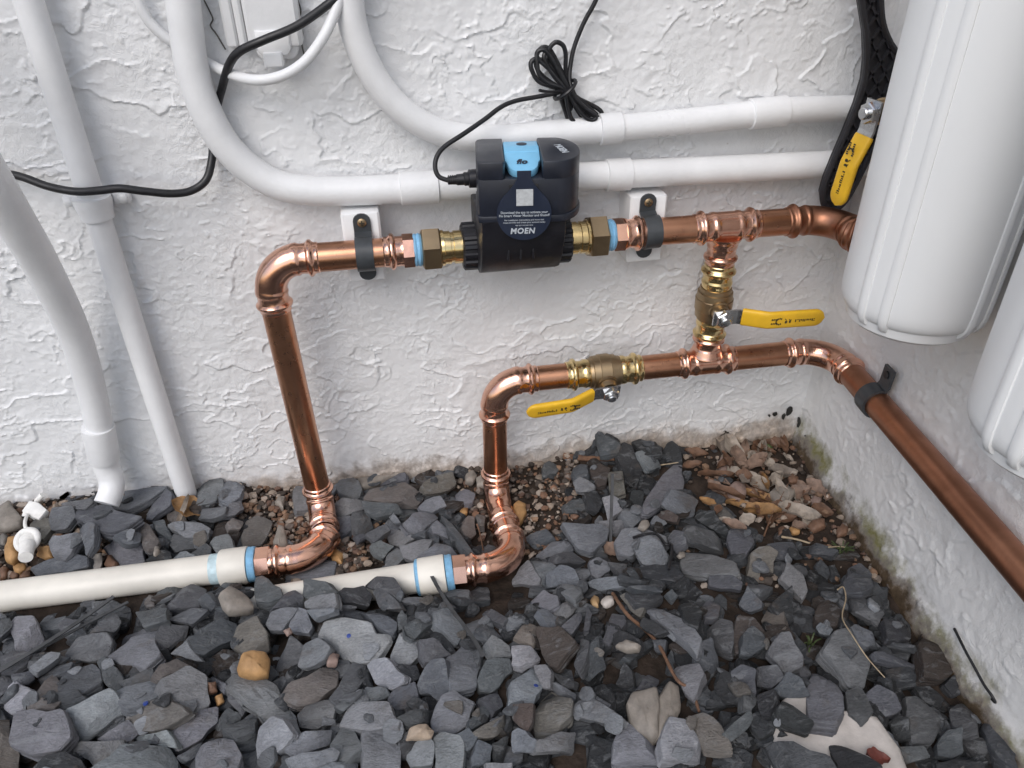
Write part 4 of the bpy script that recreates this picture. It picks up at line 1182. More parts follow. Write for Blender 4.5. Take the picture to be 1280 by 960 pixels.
TONE = {'a': (.275, .290, .312), 'b': (.194, .205, .221), 'c': (.104, .112, .123), 'd': (.044, .047, .052), 'e': (.165, .152, .138),
        'f': (.25, .222, .192), 'w': (.50, .46, .42), 't': (.42, .24, .10), 'n': (.17, .095, .06), 'u': (.075, .060, .052)}
TW = {'a': 'pale blue-grey', 'b': 'mid grey', 'c': 'dark grey', 'd': 'near-black', 'e': 'brownish grey', 'u': 'dark brown-grey'}
S4 = {1: (0, 560, 4), 2: (320, 560, 4), 3: (640, 530, 4), 4: (880, 500, 4), 5: (0, 760, 4), 6: (320, 760, 4), 7: (640, 730, 4), 8: (930, 700, 3.657)}
STONES = """
1c 45,130 100,100 250,110 330,85 405,85 330,130 260,200 180,215 90,175
1c 270,140 345,85 405,90 400,130 330,180 265,205
1c 335,190 430,105 490,95 488,170 440,210 345,262 332,225
1c 40,215 85,180 165,225 140,250 70,262
1c 0,180 35,155 40,200 20,280 0,285
1d 465,205 490,190 525,230 520,260 480,240
1f 0,290 45,262 105,345 90,375 20,395 -20,390
1e 150,385 185,350 245,350 258,400 215,455 180,440
1b 565,260 600,205 700,180 800,165 830,195 760,245 640,305 575,305
1c 600,190 700,160 790,140 795,165 700,185 610,205
1c 735,320 830,205 855,230 850,285 760,355 730,350
1e 835,335 870,300 920,305 915,345 870,368 840,360
1c 865,245 975,235 1000,265 960,280 880,275
1b 980,190 1000,145 1110,150 1115,195 1070,265 985,280
1b 1095,250 1135,125 1195,122 1215,200 1200,240 1150,275
1c 1010,300 1130,290 1120,330 1050,355 985,345
1b 1125,320 1150,280 1205,260 1222,300 1175,335 1130,338
1e 1135,375 1165,345 1220,360 1200,405 1145,408
1e 1210,440 1230,370 1280,340 1360,370 1310,470 1225,480
1b 1045,465 1065,440 1140,430 1180,515 1085,525
1b 840,385 870,370 1000,375 1045,400 1040,425 930,448 890,420
1c 850,480 870,430 930,448 1040,425 1030,460 970,500 880,520
1c 245,350 260,300 360,290 375,340 330,400 260,410
1c 355,320 460,300 550,270 570,310 640,330 700,340 620,400 540,415 450,390
1c 310,275 450,250 460,270 420,305 320,305
1b 232,465 260,440 380,425 410,440 350,520 310,548 260,535
1c 355,520 410,445 440,470 430,530 370,535
1c 155,600 240,560 380,532 432,545 430,595 340,620 190,640
1w 425,590 435,545 505,525 512,560 500,608 440,615
1b 510,490 570,460 710,480 720,570 610,590
1c 570,440 640,405 705,420 700,470 640,482
1e 705,400 715,370 745,385 792,455 775,480 735,492 710,470
1c 765,370 820,360 860,440 850,465 790,420
1b 850,560 900,520 930,515 985,545 960,552
1c 950,530 1030,475 1055,500 1050,535 990,548
1d 730,560 800,510 850,520 860,560 800,575
1c 370,370 470,380 465,480 430,535 400,430
1c 770,720 830,660 900,652 945,690 900,730 800,790 772,790
1c 820,790 830,745 960,680 1030,710 1000,790 900,800
1c 1030,700 1060,660 1130,637 1188,655 1170,690 1120,700 1130,790 1040,800
1f 1105,720 1150,690 1240,745 1270,800 1150,800
1c 400,780 440,742 480,770 470,810 410,810
1e 720,770 745,735 770,740 770,790 735,792
2b 400,190 430,135 490,150 525,190 500,230 420,225
2e 545,250 580,195 740,172 800,190 820,230 790,260 660,272
2c 560,190 640,150 740,122 745,160 650,180
2f 500,150 560,110 740,80 740,125 600,165 530,190
2e 835,180 900,140 980,120 1000,180 960,210 850,228
2b 1000,220 1030,195 1095,230 1080,270 1040,278 1005,255
2f 1050,130 1085,110 1105,140 1085,168 1050,160
2f 1100,150 1130,130 1150,160 1140,190 1105,190
2b 185,230 200,190 240,195 270,300 200,308
2f 95,270 110,240 145,240 135,300
2b 380,290 430,250 510,250 530,290 440,340 380,335
2c 475,350 490,290 530,295 585,380 560,415 500,420 478,395
2c 370,345 470,340 480,400 420,445 375,440
2c 530,265 700,275 720,310 600,345 550,320
2b 815,290 850,255 920,240 950,290 880,320 825,310
2c 705,290 760,270 810,290 800,320 720,350
2b 660,340 685,320 720,370 690,375
2b 740,355 790,325 870,315 908,350 830,410 770,395
2b 875,395 910,355 980,430 970,448 890,425
2c 545,430 610,395 650,380 670,410 590,470
2b 655,430 680,405 790,440 720,490 670,480
2c 790,430 850,410 875,440 850,455
2b 580,480 620,462 690,490 640,548 600,530
2b 645,590 665,515 705,500 745,545 700,590
2b 720,490 830,458 880,460 850,520 790,565 740,545
2c 490,440 540,428 548,455 515,470
2b 805,550 900,475 970,490 1020,530 940,548
2f 85,470 110,385 135,390 155,480 120,505
2e 1030,400 1060,340 1090,345 1100,430 1060,458
2e 1095,340 1125,315 1150,340 1140,385 1110,385
2c 1130,510 1160,482 1215,500 1180,540 1140,540
2c 930,340 980,380 1100,540 1060,535 960,400
2b 150,640 320,550 400,570 380,630 280,645
2c 0,650 30,640 120,700 130,740 60,765 0,760
2c 85,800 140,730 200,700 235,740 240,800
2c 235,740 240,655 350,670 400,720 390,750 260,752
2b 245,770 280,745 390,725 400,780 395,800 250,800
2d 410,750 440,700 540,690 580,740 560,790 440,770
2c 550,680 600,635 690,650 735,720 720,770 600,700
2c 585,720 620,695 700,760 725,800 620,800
2b 720,760 790,745 930,750 900,785 800,792
2c 940,720 960,705 1065,710 1060,745 960,745
2d 1070,720 1110,685 1160,700 1170,760 1090,770
2b 400,780 430,765 500,775 500,800 400,800
2c 920,780 950,760 1000,800 930,800
3d 520,130 560,95 600,110 650,230 630,310 560,260
3d 600,90 640,75 740,110 745,140 660,150
3d 735,170 775,100 800,85 830,110 850,190 770,220
3b 628,135 690,135 755,205 690,228 640,170
3c 415,45 435,40 540,95 530,130 480,150 440,155
3e 470,245 550,235 560,320 495,340
3b 660,400 680,360 800,215 845,210 850,330 760,390 690,440 660,435
3b 768,390 800,328 900,360 930,385 910,455 880,462
3b 545,450 575,405 655,430 660,460 600,520
3a 450,370 500,355 545,380 550,430 480,480
3c 260,400 300,375 350,375 370,440 270,445
3c 290,250 310,200 375,205 375,255 310,270
3b 305,290 340,265 410,300 405,335 320,335
3c 160,200 185,185 250,200 220,248 165,250
3u 390,230 440,200 490,220 470,300 430,310
3b 255,495 440,500 482,530 470,580 400,640 330,620
3b 430,490 550,478 560,520 520,555 480,540
3c 65,570 120,540 170,525 205,570 110,615
3b 120,660 200,590 260,550 290,600 200,680
3c 190,650 300,640 370,690 330,700 210,690
3b 515,590 560,525 640,520 760,560 770,600 650,600 600,660 530,640
3b 600,600 680,555 740,590 775,650 750,695 660,700 640,680 620,640
3u 720,450 780,430 830,460 820,490 750,475
3c 870,550 890,505 1000,535 1075,570 1085,640 1000,620 900,590
3c 775,570 810,530 860,540 870,600 820,640
3b 845,690 870,640 990,650 1110,690 1125,740 1000,750 860,730
3c 1075,575 1110,500 1190,520 1210,590 1140,700 1100,650
3d 915,470 935,430 1010,440 1080,530 1060,550 960,500
3e 1170,780 1200,640 1280,610 1330,640 1280,790
3e 990,390 1015,350 1130,490 1090,515 1030,450
3b 0,780 40,720 80,680 140,770 130,800 0,800
3c 95,680 190,690 220,710 150,790
3b 180,740 240,705 310,725 340,800 180,800
3b 310,710 360,690 395,745 350,790 330,770
3b 385,690 430,665 480,690 490,730 430,775 400,750
3c 480,690 570,700 590,740 540,745
3c 580,750 650,705 690,740 620,790
3b 380,790 480,765 580,770 590,810 440,832 390,810
3d 590,720 780,700 860,750 850,790 700,770
3c 990,760 1100,755 1150,790 1140,830 990,810
3d 585,390 600,330 660,340 650,420
3d 370,350 420,330 450,400 430,440 390,420
4c 320,720 440,710 490,760 400,795 330,770
4c 490,720 560,715 670,750 640,780 540,770
5b 55,75 80,45 165,40 200,150 130,205 75,200
5c 0,60 50,50 60,90 0,150
5c 280,80 330,50 390,60 420,120 330,150
5c 455,110 520,50 580,30 605,70 570,120 480,118
5c 0,240 60,200 155,225 130,280 50,320 0,310
5a 150,295 250,220 300,225 290,250 190,320
5c 325,230 390,150 520,120 545,160 525,240 450,265 330,258
5b 540,240 610,115 710,80 790,110 770,170 800,225 720,300 600,270
5c 770,185 810,85 940,90 930,150 830,222
5c 940,160 1010,95 1100,50 1185,85 1160,160 1020,230 960,220
5e 1160,190 1190,90 1280,40 1330,120 1330,200 1220,225
5b 855,230 930,165 990,260 930,250
5c 175,345 270,300 360,270 340,310 220,360
5c 60,330 150,315 175,350 140,380 80,380
5c 0,330 60,340 70,400 0,440
5a 15,500 40,400 75,365 170,425 120,500 60,530
5e 150,440 270,330 295,370 310,460 270,500 140,495
5c 290,400 340,310 470,282 505,370 400,430 320,465
5c 485,270 520,245 550,260 595,330 570,395 520,370
5b 560,430 640,390 780,360 790,440 690,490 640,500
5c 590,370 760,300 775,360 640,400
5e 765,330 800,285 880,255 960,295 800,350
5b 500,640 640,560 700,620 660,660 600,680
5a 660,650 830,610 880,700 700,670
5b 830,640 950,530 1085,490 1085,570 1000,660 890,715
5e 630,560 680,480 790,460 900,490 935,530 820,600 700,612
5b 785,400 800,360 940,290 1030,340 1045,480 960,520 900,490 790,465
5a 330,510 540,405 570,420 625,510 500,600 400,670 350,600
5e 0,545 55,540 45,670 100,720 95,770 0,775
5b 345,715 400,670 570,655 575,700 470,790 410,740
5b 50,660 75,525 310,510 350,640 290,710 160,730 60,690
5d 170,790 230,735 320,718 400,760 420,800 170,800
5b 475,790 620,680 840,680 885,750 880,810 480,810
5a 980,730 1010,660 1090,612 1170,670 1205,740 1180,800 1000,800
5c 890,740 1010,670 980,740 930,768
5c 1110,600 1280,540 1270,610 1180,655
5c 1085,570 1140,500 1210,530 1200,560 1100,610
5c 1140,400 1240,470 1210,540 1140,460
5c 1060,345 1130,380 1120,430 1060,370
5c 200,70 330,40 300,100 210,115
5c 680,20 830,0 830,60 720,95
5c 830,60 960,0 1040,10 960,80
5b 1080,250 1110,215 1200,215 1280,330 1370,380 1460,490 1430,560 1330,540 1200,430 1140,390 1085,310
6b 50,80 75,20 130,0 205,0 130,110 70,110
6b 165,90 210,0 250,10 280,90 260,125 185,115
6b 255,10 390,0 390,20 290,60
6a 320,130 350,70 440,50 570,75 590,130 655,125 660,160 600,255 540,272 440,255 380,190 325,160
6a 675,240 720,120 760,97 830,150 830,215 770,280 690,275
6c 710,40 730,10 755,40 755,95 715,110
6c 755,60 840,25 910,45 880,80 800,125 765,105
6c 440,30 470,10 590,25 600,50 520,60
6c 530,0 590,5 705,75 685,130 600,85
6b 890,20 980,0 1045,110 1005,180 900,90
6c 1080,0 1180,5 1255,50 1230,85
6c 90,310 170,140 262,215 220,280 130,340 95,330
6b 210,290 240,180 310,150 370,200 330,260 245,300
6e 135,430 170,375 330,300 405,320 400,390 300,465 200,478 140,450
6c 370,450 480,275 550,275 540,360 470,440 410,485
6c 400,490 530,405 545,430 440,515
6d 700,290 800,285 820,350 740,380
6c 660,460 680,420 790,370 810,450 770,500 700,510
6a 558,290 590,260 650,250 740,340 735,370 670,405 600,380
6c 820,150 890,150 975,235 850,270 825,230
6c 800,390 850,290 880,260 940,255 975,400 910,465 860,420 810,425
6b 955,250 1070,185 1090,200 1112,300 1100,390 990,410 960,330
6b 1145,170 1185,135 1265,190 1275,240 1190,250
6c 1110,360 1155,260 1270,250 1280,310 1180,420 1120,410
6c 705,550 780,510 910,485 880,555 780,580
6b 880,560 930,440 985,412 1090,470 1065,530 1060,580 990,630 890,620
6c 1065,560 1130,490 1170,500 1160,550 1080,605
6e 1090,620 1250,530 1265,590 1190,645 1110,645
6c 990,640 1060,600 1108,645 1060,715 1030,710
6b 890,650 930,620 1020,640 1040,680 1030,800 900,800
6d 720,650 760,610 800,670 770,750 720,750
6b 755,740 800,670 870,650 890,680 880,780 780,790
6b 370,690 430,590 490,615 535,690 440,760 405,750
6b 535,620 560,605 700,595 715,650 720,800 540,800
6a 420,590 470,490 560,470 660,470 685,540 715,570 700,600 560,610 480,600
6b 205,530 240,485 350,455 395,500 380,560 300,605 225,595
6c 155,570 200,555 220,620 190,650
6a 0,600 70,540 130,560 185,640 50,775 0,760
6b 155,700 240,620 385,605 370,680 200,740
6b 160,745 380,700 415,720 400,760 300,800 190,800
6b 310,790 330,770 500,770 500,830 310,830
6c 1080,750 1110,660 1180,690 1170,770 1090,785
6c 1120,440 1210,430 1235,490 1190,520
6d 1180,680 1260,640 1250,760 1190,770
6b 520,470 550,395 640,395 660,430 580,480
6b 1150,775 1280,775 1280,830 1160,830
7b 175,10 200,0 340,0 345,40 310,75
7b 85,100 160,30 225,60 230,100 180,128
7b 130,130 170,125 255,190 190,225
7b 210,130 280,75 325,105 300,150 260,180
7b 250,210 350,115 355,160 300,250
7c 360,230 375,110 400,150 385,230
7c 455,280 500,130 560,135 570,180 490,300
7e 540,60 570,45 660,120 640,165 590,130
7c 570,40 700,30 755,65 690,100 620,90
7c 590,10 760,5 750,40 640,30
7b 670,125 710,110 860,180 945,270 920,340 820,250
7c 770,50 800,25 830,60 810,90
7d 840,90 900,75 950,140 930,220 860,170
7c 940,130 980,85 1040,110 1030,155 970,165
7c 1135,105 1180,10 1250,90 1245,120 1190,140
7c 950,250 1040,170 1100,190 1095,340 1010,300
7u 1110,280 1130,160 1210,170 1270,250 1240,330 1120,345
7c 930,300 1000,270 1045,420 1000,490 935,390
7b 800,430 820,405 930,395 960,450 900,565 860,530
7c 1095,440 1150,405 1220,430 1210,590 1180,610 1130,560
7b 1065,740 1190,630 1205,670 1180,720 1100,785
7f 735,570 790,488 830,510 845,600 820,680 770,680 740,760
7e 865,660 960,645 1010,670 1095,800 960,800
7a 745,790 790,665 870,680 955,790 945,870 760,870
7a 515,780 570,690 640,730 735,770 740,860 515,860
7f 575,600 600,545 720,515 735,600 730,750 690,765 590,680
7b 300,620 330,575 400,570 550,670 540,700 400,680 310,660
7c 335,525 360,520 490,600 480,615 400,585
7b 210,490 220,490 320,550 315,575 250,535
7e 105,660 140,560 200,512 300,580 290,660 200,750 120,750
7b 110,410 170,405 195,440 190,520 150,520
7a 0,480 110,410 150,450 150,520 110,590 0,575
7u 0,600 105,600 100,690 70,740 0,670
7e 10,240 80,195 140,215 110,280
7u 120,240 130,215 240,215 315,290 220,410 180,400
7a 0,310 90,310 130,355 40,410 0,400
7c 310,400 345,275 385,290 370,370 335,440
7c 395,300 430,265 470,420 400,470 380,450
7d 470,330 530,230 640,280 640,340
7c 560,360 700,270 740,275 720,300 600,380
7d 640,210 660,165 780,240 720,260
7c 700,280 770,280 760,350 720,340
7d 200,440 330,490 320,530 250,510
7c 620,530 680,455 735,480 720,515
7d 520,500 560,395 600,440 600,550
7d 1010,520 1050,440 1120,450 1130,570 1050,580
7b 0,740 30,720 120,780 120,840 0,840
7b 130,780 240,740 320,740 320,840 130,840
8w 200,635 290,625 300,700 470,690 600,720 740,990 150,990 155,750
8b 170,80 200,10 270,70 290,140 265,180 230,140
8c 460,90 480,40 530,15 580,60 590,120 540,145 470,130
8c 500,170 540,150 640,240 610,300 510,235
8d 130,200 220,120 225,280 190,290
8e 80,280 120,210 180,235 190,310 120,340
8u 325,270 340,210 410,165 440,220 420,300 350,290
8b 330,305 350,285 405,315 390,345 345,335
8c 0,340 40,300 95,340 100,390 40,420 0,410
8b 110,420 170,335 210,330 270,440 265,480 190,525
8b 490,310 510,295 590,330 640,375 560,395 530,370
8b 365,420 420,330 480,315 575,470 545,580 480,570 430,490
8c 60,490 150,480 190,545 120,585 60,570
8c 130,600 200,510 260,540 300,620 200,630
8b 300,560 320,490 400,485 430,560 455,680 420,735 300,725 290,660
8c 470,600 530,580 590,690 545,735 480,690
8c 545,640 610,570 690,610 720,680 640,715 570,690
8c 740,630 790,625 890,710 900,760 860,830 770,830 745,720
8d 660,740 700,710 750,720 760,810 690,820
8d 780,580 830,560 915,630 900,665 830,650
8d 920,570 990,510 1040,550 1035,600 960,625
8c 940,690 1000,635 1060,690 1065,770 1000,790 950,750
8c 885,840 930,780 1000,760 1000,880 950,905 890,890
8d 1000,830 1090,810 1200,900 1180,940 1050,900
8c 1090,760 1130,700 1165,715 1230,820 1250,951 1150,880
8c 690,880 720,850 820,850 850,900 760,925
8d 150,700 190,640 320,740 300,790 200,760 160,740
8c 100,830 150,815 380,890 420,951 400,1000 180,1000
8d 385,830 420,820 620,930 630,990 440,990
8u 815,370 850,320 930,440 990,500 900,540 830,530
8c 630,370 660,370 780,390 770,402 650,385
8c 600,420 640,420 800,490 780,502 620,450
8d 650,500 760,490 800,560 690,590
8c 250,500 320,470 310,530 270,560
8d 60,620 140,590 160,690 80,710
8c 0,600 40,570 60,640 30,700 0,690
8d 640,270 760,280 760,360 660,360
8d 880,930 960,910 1090,920 1100,990 890,990
"""
PEBBLES = """
1t 20,500 40,440 80,435 95,540 60,578 25,565
1t 180,540 200,495 245,485 255,545 220,558
1n 0,600 20,585 42,600 30,645 0,655
1t 62,590 90,570 130,580 130,605 100,625 70,610
1n 45,640 60,615 90,625 85,645 60,655
1n 95,640 130,610 155,625 150,645 110,650
1e 0,440 15,422 30,440 20,485 0,485
1n 470,470 485,450 515,460 510,490 480,497
1n 520,585 545,530 580,570 570,600 540,602
1f 765,530 775,490 795,490 795,515 775,532
3f 635,515 650,480 680,478 692,505 665,535
3f 830,655 840,637 865,640 868,665 845,672
3n 290,460 310,447 335,458 320,475 300,476
3t 5,400 30,378 70,395 75,440 40,500 20,500
4f 320,465 360,430 420,425 460,460 430,510 370,525
4n 420,385 440,365 475,385 465,410 430,410
4t 425,640 440,625 485,635 480,660 440,665
4n 515,630 545,595 605,590 605,630 540,655
4p 125,430 150,405 200,410 215,470 180,500 130,465
4p 65,310 85,280 115,300 115,350 90,370
4p 530,500 545,475 590,490 585,525 550,530
4n 660,650 690,615 725,635 715,665 670,675
4n 370,640 395,628 415,640 405,665 375,668
5n 1035,370 1080,365 1090,420 1040,430
5t 1075,440 1110,425 1125,470 1090,490
5t 1188,290 1210,220 1260,207 1330,215 1355,260 1345,340 1290,350 1200,325
6p 370,220 420,235 410,275 360,270
6r 760,655 780,590 850,575 895,620 880,655
6p 140,110 170,95 185,125 160,140
7f 510,310 570,275 640,300 630,330 560,335
7o 390,85 410,55 435,65 430,105 400,105
7w 440,90 470,60 505,60 510,85 465,105
2t 360,520 400,500 440,530 430,580 380,560
2t 1020,310 1035,290 1062,300 1055,330 1030,335
"""
TONE['p'] = (.28, .20, .17); TONE['o'] = (.40, .26, .13); TONE['r'] = (.42, .33, .25)

def parse(s):
    out = []
    for ln in s.strip().split('\n'):
        k, *q = ln.split()
        x0, y0, sc = S4[int(k[0])]
        out.append((k[1], [(x0+float(a.split(',')[0])/sc, y0+float(a.split(',')[1])/sc) for a in q]))
    return out

# --- pipes keep their room in the heap
def stamp_tube(a, b, r):
    a, b = np.asarray(a), np.asarray(b)
    for s in np.linspace(0, 1, 120):
        p = a+(b-a)*s
        i, j = int((p[0]-HX0)/HR), int((p[1]-HY0)/HR); k = int(r/HR)
        for di in range(-k, k+1):
            for dj in range(-k, k+1):
                if 0 <= i+di < HXN and 0 <= j+dj < HYN:
                    q = r*r-(di*HR)**2-(dj*HR)**2
                    if q > 0: HM[i+di, j+dj] = max(HM[i+di, j+dj], p[2]+math.sqrt(q)*.9)

def slab_lo(poly, thick, r):
    P = np.asarray(poly, float); n = len(P); q = []
    for i in range(n):
        a, b, c = P[i-1], P[i], P[(i+1) % n]
        q.append(b+(a-b)*r.uniform(.10, .22)); q.append(b+(c-b)*r.uniform(.10, .22))
    P = np.array(q); c = P.mean(0)
    def ring(s, z, j): return [(*(c+(p-c)*(s+r.uniform(-j, j))), z+r.uniform(-1, 1)*thick*.10) for p in P]
    mb = MB(); mb.rings([ring(.80, -thick, .05), ring(1.0, -thick*.5, .05), ring(.99, -thick*.15, .02), ring(.90, 0, .03), ring(.4, thick*.05, .06)]); return mb

# --- loose small slate under and around the pieces that show: one mass
r = random.Random(41)
fill = MB(); fill_tone = []
def add_fill(x, y, size, thick, sink, tone, tilt=.22):
    n = r.randint(5, 8); el_ = r.uniform(.55, .9); rot = r.uniform(0, 6.28)
    ang = sorted(r.uniform(0, 6.28) for _ in range(n))
    if max((ang[(i+1) % n]-ang[i]) % 6.283 for i in range(n)) > 2.4: ang = [6.283*i/n+r.uniform(-.3, .3) for i in range(n)]
    poly = [(size*math.cos(a)*r.uniform(.75, 1.05), size*el_*math.sin(a)*r.uniform(.75, 1.05)) for a in ang]
    c, s = math.cos(rot), math.sin(rot)
    poly = [(c*a-s*b, s*a+c*b) for a, b in poly]
    cl = cells([(x+a, y+b) for a, b in poly])
    if cl is None: return
    I, J, cx, cy = cl
    hh = HM[I, J]
    A_ = np.stack([cx-x, cy-y, np.ones_like(cx)], 1)
    co = np.linalg.lstsq(A_, hh, rcond=None)[0]
    gx_, gy_ = np.clip(co[0]*.8+r.gauss(0, tilt), -.7, .7), np.clip(co[1]*.8+r.gauss(0, tilt), -.7, .7)
    z = np.percentile(hh-(gx_*(cx-x)+gy_*(cy-y)), 65)+thick-sink
    top = z+gx_*(cx-x)+gy_*(cy-y)
    HM[I, J] = np.maximum(hh, top)
    nrm_ = nrm((-gx_, -gy_, 1)); ex = nrm((1, 0, gx_)); ey = np.cross(nrm_, ex)
    mb = slab_lo(poly, thick, r)
    V = np.asarray(mb.v); W = np.array([x, y, z])+V[:, :1]*ex+V[:, 1:2]*ey+V[:, 2:3]*nrm_
    lim = np.array([side_x(q) for q in W[:, 1]])-.004
    W[:, 0] = np.minimum(W[:, 0], lim); W[:, 1] = np.minimum(W[:, 1], -.003)
    fill.add(W, mb.f)
    fill_tone.extend([tone]*len(W))
EXCL = [(np.array([-.1195, -.056]), .030), (np.array([.095, -.056]), .026)]
def pipe_clear(x, y, rad):
    for (ax_, ay_), (bx_, by_) in (((-1.0, -.146), (-.1073, -.1486)), ((-.1073, -.1486), (-.1158, -.0575)), ((-.155, -.1960), (.0955, -.1990)), ((.0955, -.199), (.0945, -.0565))):
        dx, dy = bx_-ax_, by_-ay_; t_ = max(0, min(1, ((x-ax_)*dx+(y-ay_)*dy)/(dx*dx+dy*dy)))
        if math.hypot(x-ax_-t_*dx, y-ay_-t_*dy) < rad: return False
    return True
for a_, b_ in ((endr+np.array([-.055, 0, 0]), at(360, 740, 'z', .012)+np.array([-.13, .003, -.018])),): stamp_tube(a_, b_, .0165)
for k in range(5200):
    x, y = r.uniform(-.85, .50), r.uniform(-.92, -.008)
    if x > side_x(y)-.012: continue
    core = -.5 < x < .5 and y > -.52
    if not core and r.random() < .45: continue
    px, py = proj((x, y, 0.0))
    if in_gravel(px, py) and r.random() < .985: continue
    size = r.uniform(.012, .026) if k < 3400 else r.uniform(.008, .016)
    if not pipe_clear(x, y, .008+size*.62 if y < -.205 else ((.012 if y < -.15 else .016)+size*.75)): continue
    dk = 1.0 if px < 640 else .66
    tn = TONE[r.choice('bccddcdcu')]; q = r.uniform(.50, 1.0)*dk  # shade put into the colour: fill toned down so gaps between pieces look dark
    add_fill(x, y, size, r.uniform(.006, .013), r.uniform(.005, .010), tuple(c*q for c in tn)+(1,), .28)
print('bed top', np.percentile(HM[int(.55/HR):int(1.45/HR), int(.55/HR):int(.8/HR)], [5, 50, 95]))

def stuff_mesh(name, mb, tone, mat, smooth=True, angle=35):
    me = bpy.data.meshes.new(name); me.from_pydata(mb.v, [], mb.f)
    me.materials.append(mat)
    at_ = me.attributes.new('tone', 'FLOAT_COLOR', 'POINT')
    at_.data.foreach_set('color', np.asarray(tone, np.float32).reshape(-1))
    if smooth: me.shade_smooth(); me.set_sharp_from_angle(angle=math.radians(angle))
    o = bpy.data.objects.new(name, me); C.objects.link(o); o['kind'] = 'stuff'
    return o
o = stuff_mesh('slate_chippings', fill, fill_tone, M['slate_fill'], angle=30)
o['label'] = 'small loose slate chippings filling the bed between the larger pieces'; o['category'] = 'slate'

# --- pieces traced one by one
LAND = [(35, 650, 'beside the white tethered cap'), (140, 612, 'at the foot of the socketed conduit'), (235, 612, 'at the foot of the slim conduit'), (55, 590, 'heaped on the wall left of the socketed conduit'),
        (120, 690, 'behind the long plastic pipe'), (215, 680, 'behind the long plastic pipe near its socket'), (285, 640, 'by the bare earth left of the tall riser'), (300, 735, 'in front of the long pipe socket'), (400, 640, 'beside the taller copper riser'), (470, 605, 'under the wall right of the tall riser'), (550, 605, 'under the wall left of the short riser'),
        (490, 660, 'midway between the copper risers'), (520, 700, 'behind the blue-ringed plastic pipe'), (630, 650, 'beside the shorter copper riser'), (700, 600, 'at the wall right of the short riser'), (765, 640, 'around the upright black strip'), (790, 570, 'leaning at the wall under the lower valve'), (720, 680, 'right of the short riser elbow'), (815, 690, 'by the black rubber loop'),
        (850, 620, 'behind the rubber loop towards the leaves'), (905, 660, 'at the edge of the leaf litter'), (960, 690, 'below the leaf litter'), (1040, 690, 'at the moss by the side wall'), (775, 750, 'by the upper end of the twig'), (830, 820, 'by the middle of the twig'), (880, 880, 'by the lower end of the twig'), (800, 900, 'by the two upright beige stones'),
        (700, 780, 'between the leaning strip and the twig'), (690, 900, 'left of the beige upright stones'), (930, 760, 'between the twig and the hooked stalk'), (960, 830, 'above the pale slab'), (1060, 800, 'under the hooked stalk'), (1060, 930, 'on the pale slab'), (1140, 870, 'between the pale slab and the side wall'), (1215, 860, 'below the black wire'), (1110, 760, 'at the wall behind the hooked stalk'),
        (325, 830, 'around the tan cobble'), (60, 800, 'by the crossed black strips'), (180, 790, 'right of the crossed black strips'), (270, 770, 'left of the tan cobble towards the long pipe'), (590, 780, 'by the leaning black strip'), (500, 780, 'in front of the blue-ringed pipe'), (380, 745, 'on the buried end of the blue-ringed pipe'), (182, 880, 'around the blue-dotted brown slate'), (436, 795, 'around the notched blue-dotted slab'), (670, 857, 'around the blue-dotted pale slate'),
        (75, 940, 'around the glossy dark stone'), (480, 915, 'by the slabs that form an arch'), (525, 920, 'beside the rust-streaked stone'), (380, 860, 'around the rust-spotted oval slate'), (230, 940, 'below the blue-dotted brown slate'), (380, 940, 'below the rust-spotted oval slate'), (590, 870, 'below the leaning black strip'), (600, 940, 'right of the rust-streaked stone')]
def zone(px, py, k=0):
    return sorted(LAND, key=lambda l: (l[0]-px)**2+(l[1]-py)**2)[k][2]
USED = set()
def unique(head, px, py):
    """head + where it lies, by the nearest landmark that keeps the wording its own"""
    for k in range(4):
        s = head+' '+zone(px, py, k)
        if s not in USED: break
    USED.add(s); return s
def place(poly_px, thick, tilt, r, lift=0.0, maxtilt=.5):
    c = np.mean(np.array(poly_px), 0)
    z = 0.0
    for _ in range(5):
        p = at(c[0], c[1], 'z', z); z = hm_at(p[0], min(p[1], -.006))*.6+z*.4+.0
    flat = [at(a, b, 'z', z)[:2] for a, b in poly_px]
    cl = cells(flat)
    if cl is None: gx_ = gy_ = 0; zz = z
    else:
        I, J, cx, cy = cl; hh = HM[I, J]
        co = np.linalg.lstsq(np.stack([cx-p[0], cy-p[1], np.ones_like(cx)], 1), hh, rcond=None)[0]
        gx_ = float(np.clip(co[0]*.8+r.gauss(0, tilt), -maxtilt, maxtilt)); gy_ = float(np.clip(co[1]*.8+r.gauss(0, tilt), -maxtilt, maxtilt*.8))
        zz = float(np.percentile(hh-(gx_*(cx-p[0])+gy_*(cy-p[1])), 55))+thick*.72+lift
    dr_ = -nrm(ray(c[0], c[1]))
    for _ in range(6):
        n_ = nrm((-gx_, -gy_, 1))
        if np.dot(n_, dr_) > .5: break
        gx_ *= .6; gy_ *= .6
    p = at(c[0], c[1], 'z', zz); zz = p[2]
    pts = [at_plane(a, b, p, n_) for a, b in poly_px]
    ex = nrm((1, 0, gx_)); ey = np.cross(n_, ex)
    loc = [((q-p)@ex, (q-p)@ey) for q in pts]
    if cl is not None:
        cl2 = cells([q[:2] for q in pts])
        if cl2 is not None:
            I, J, cx, cy = cl2
            HM[I, J] = np.maximum(HM[I, J], zz+gx_*(cx-p[0])+gy_*(cy-p[1]))
    return p, ex, ey, n_, loc
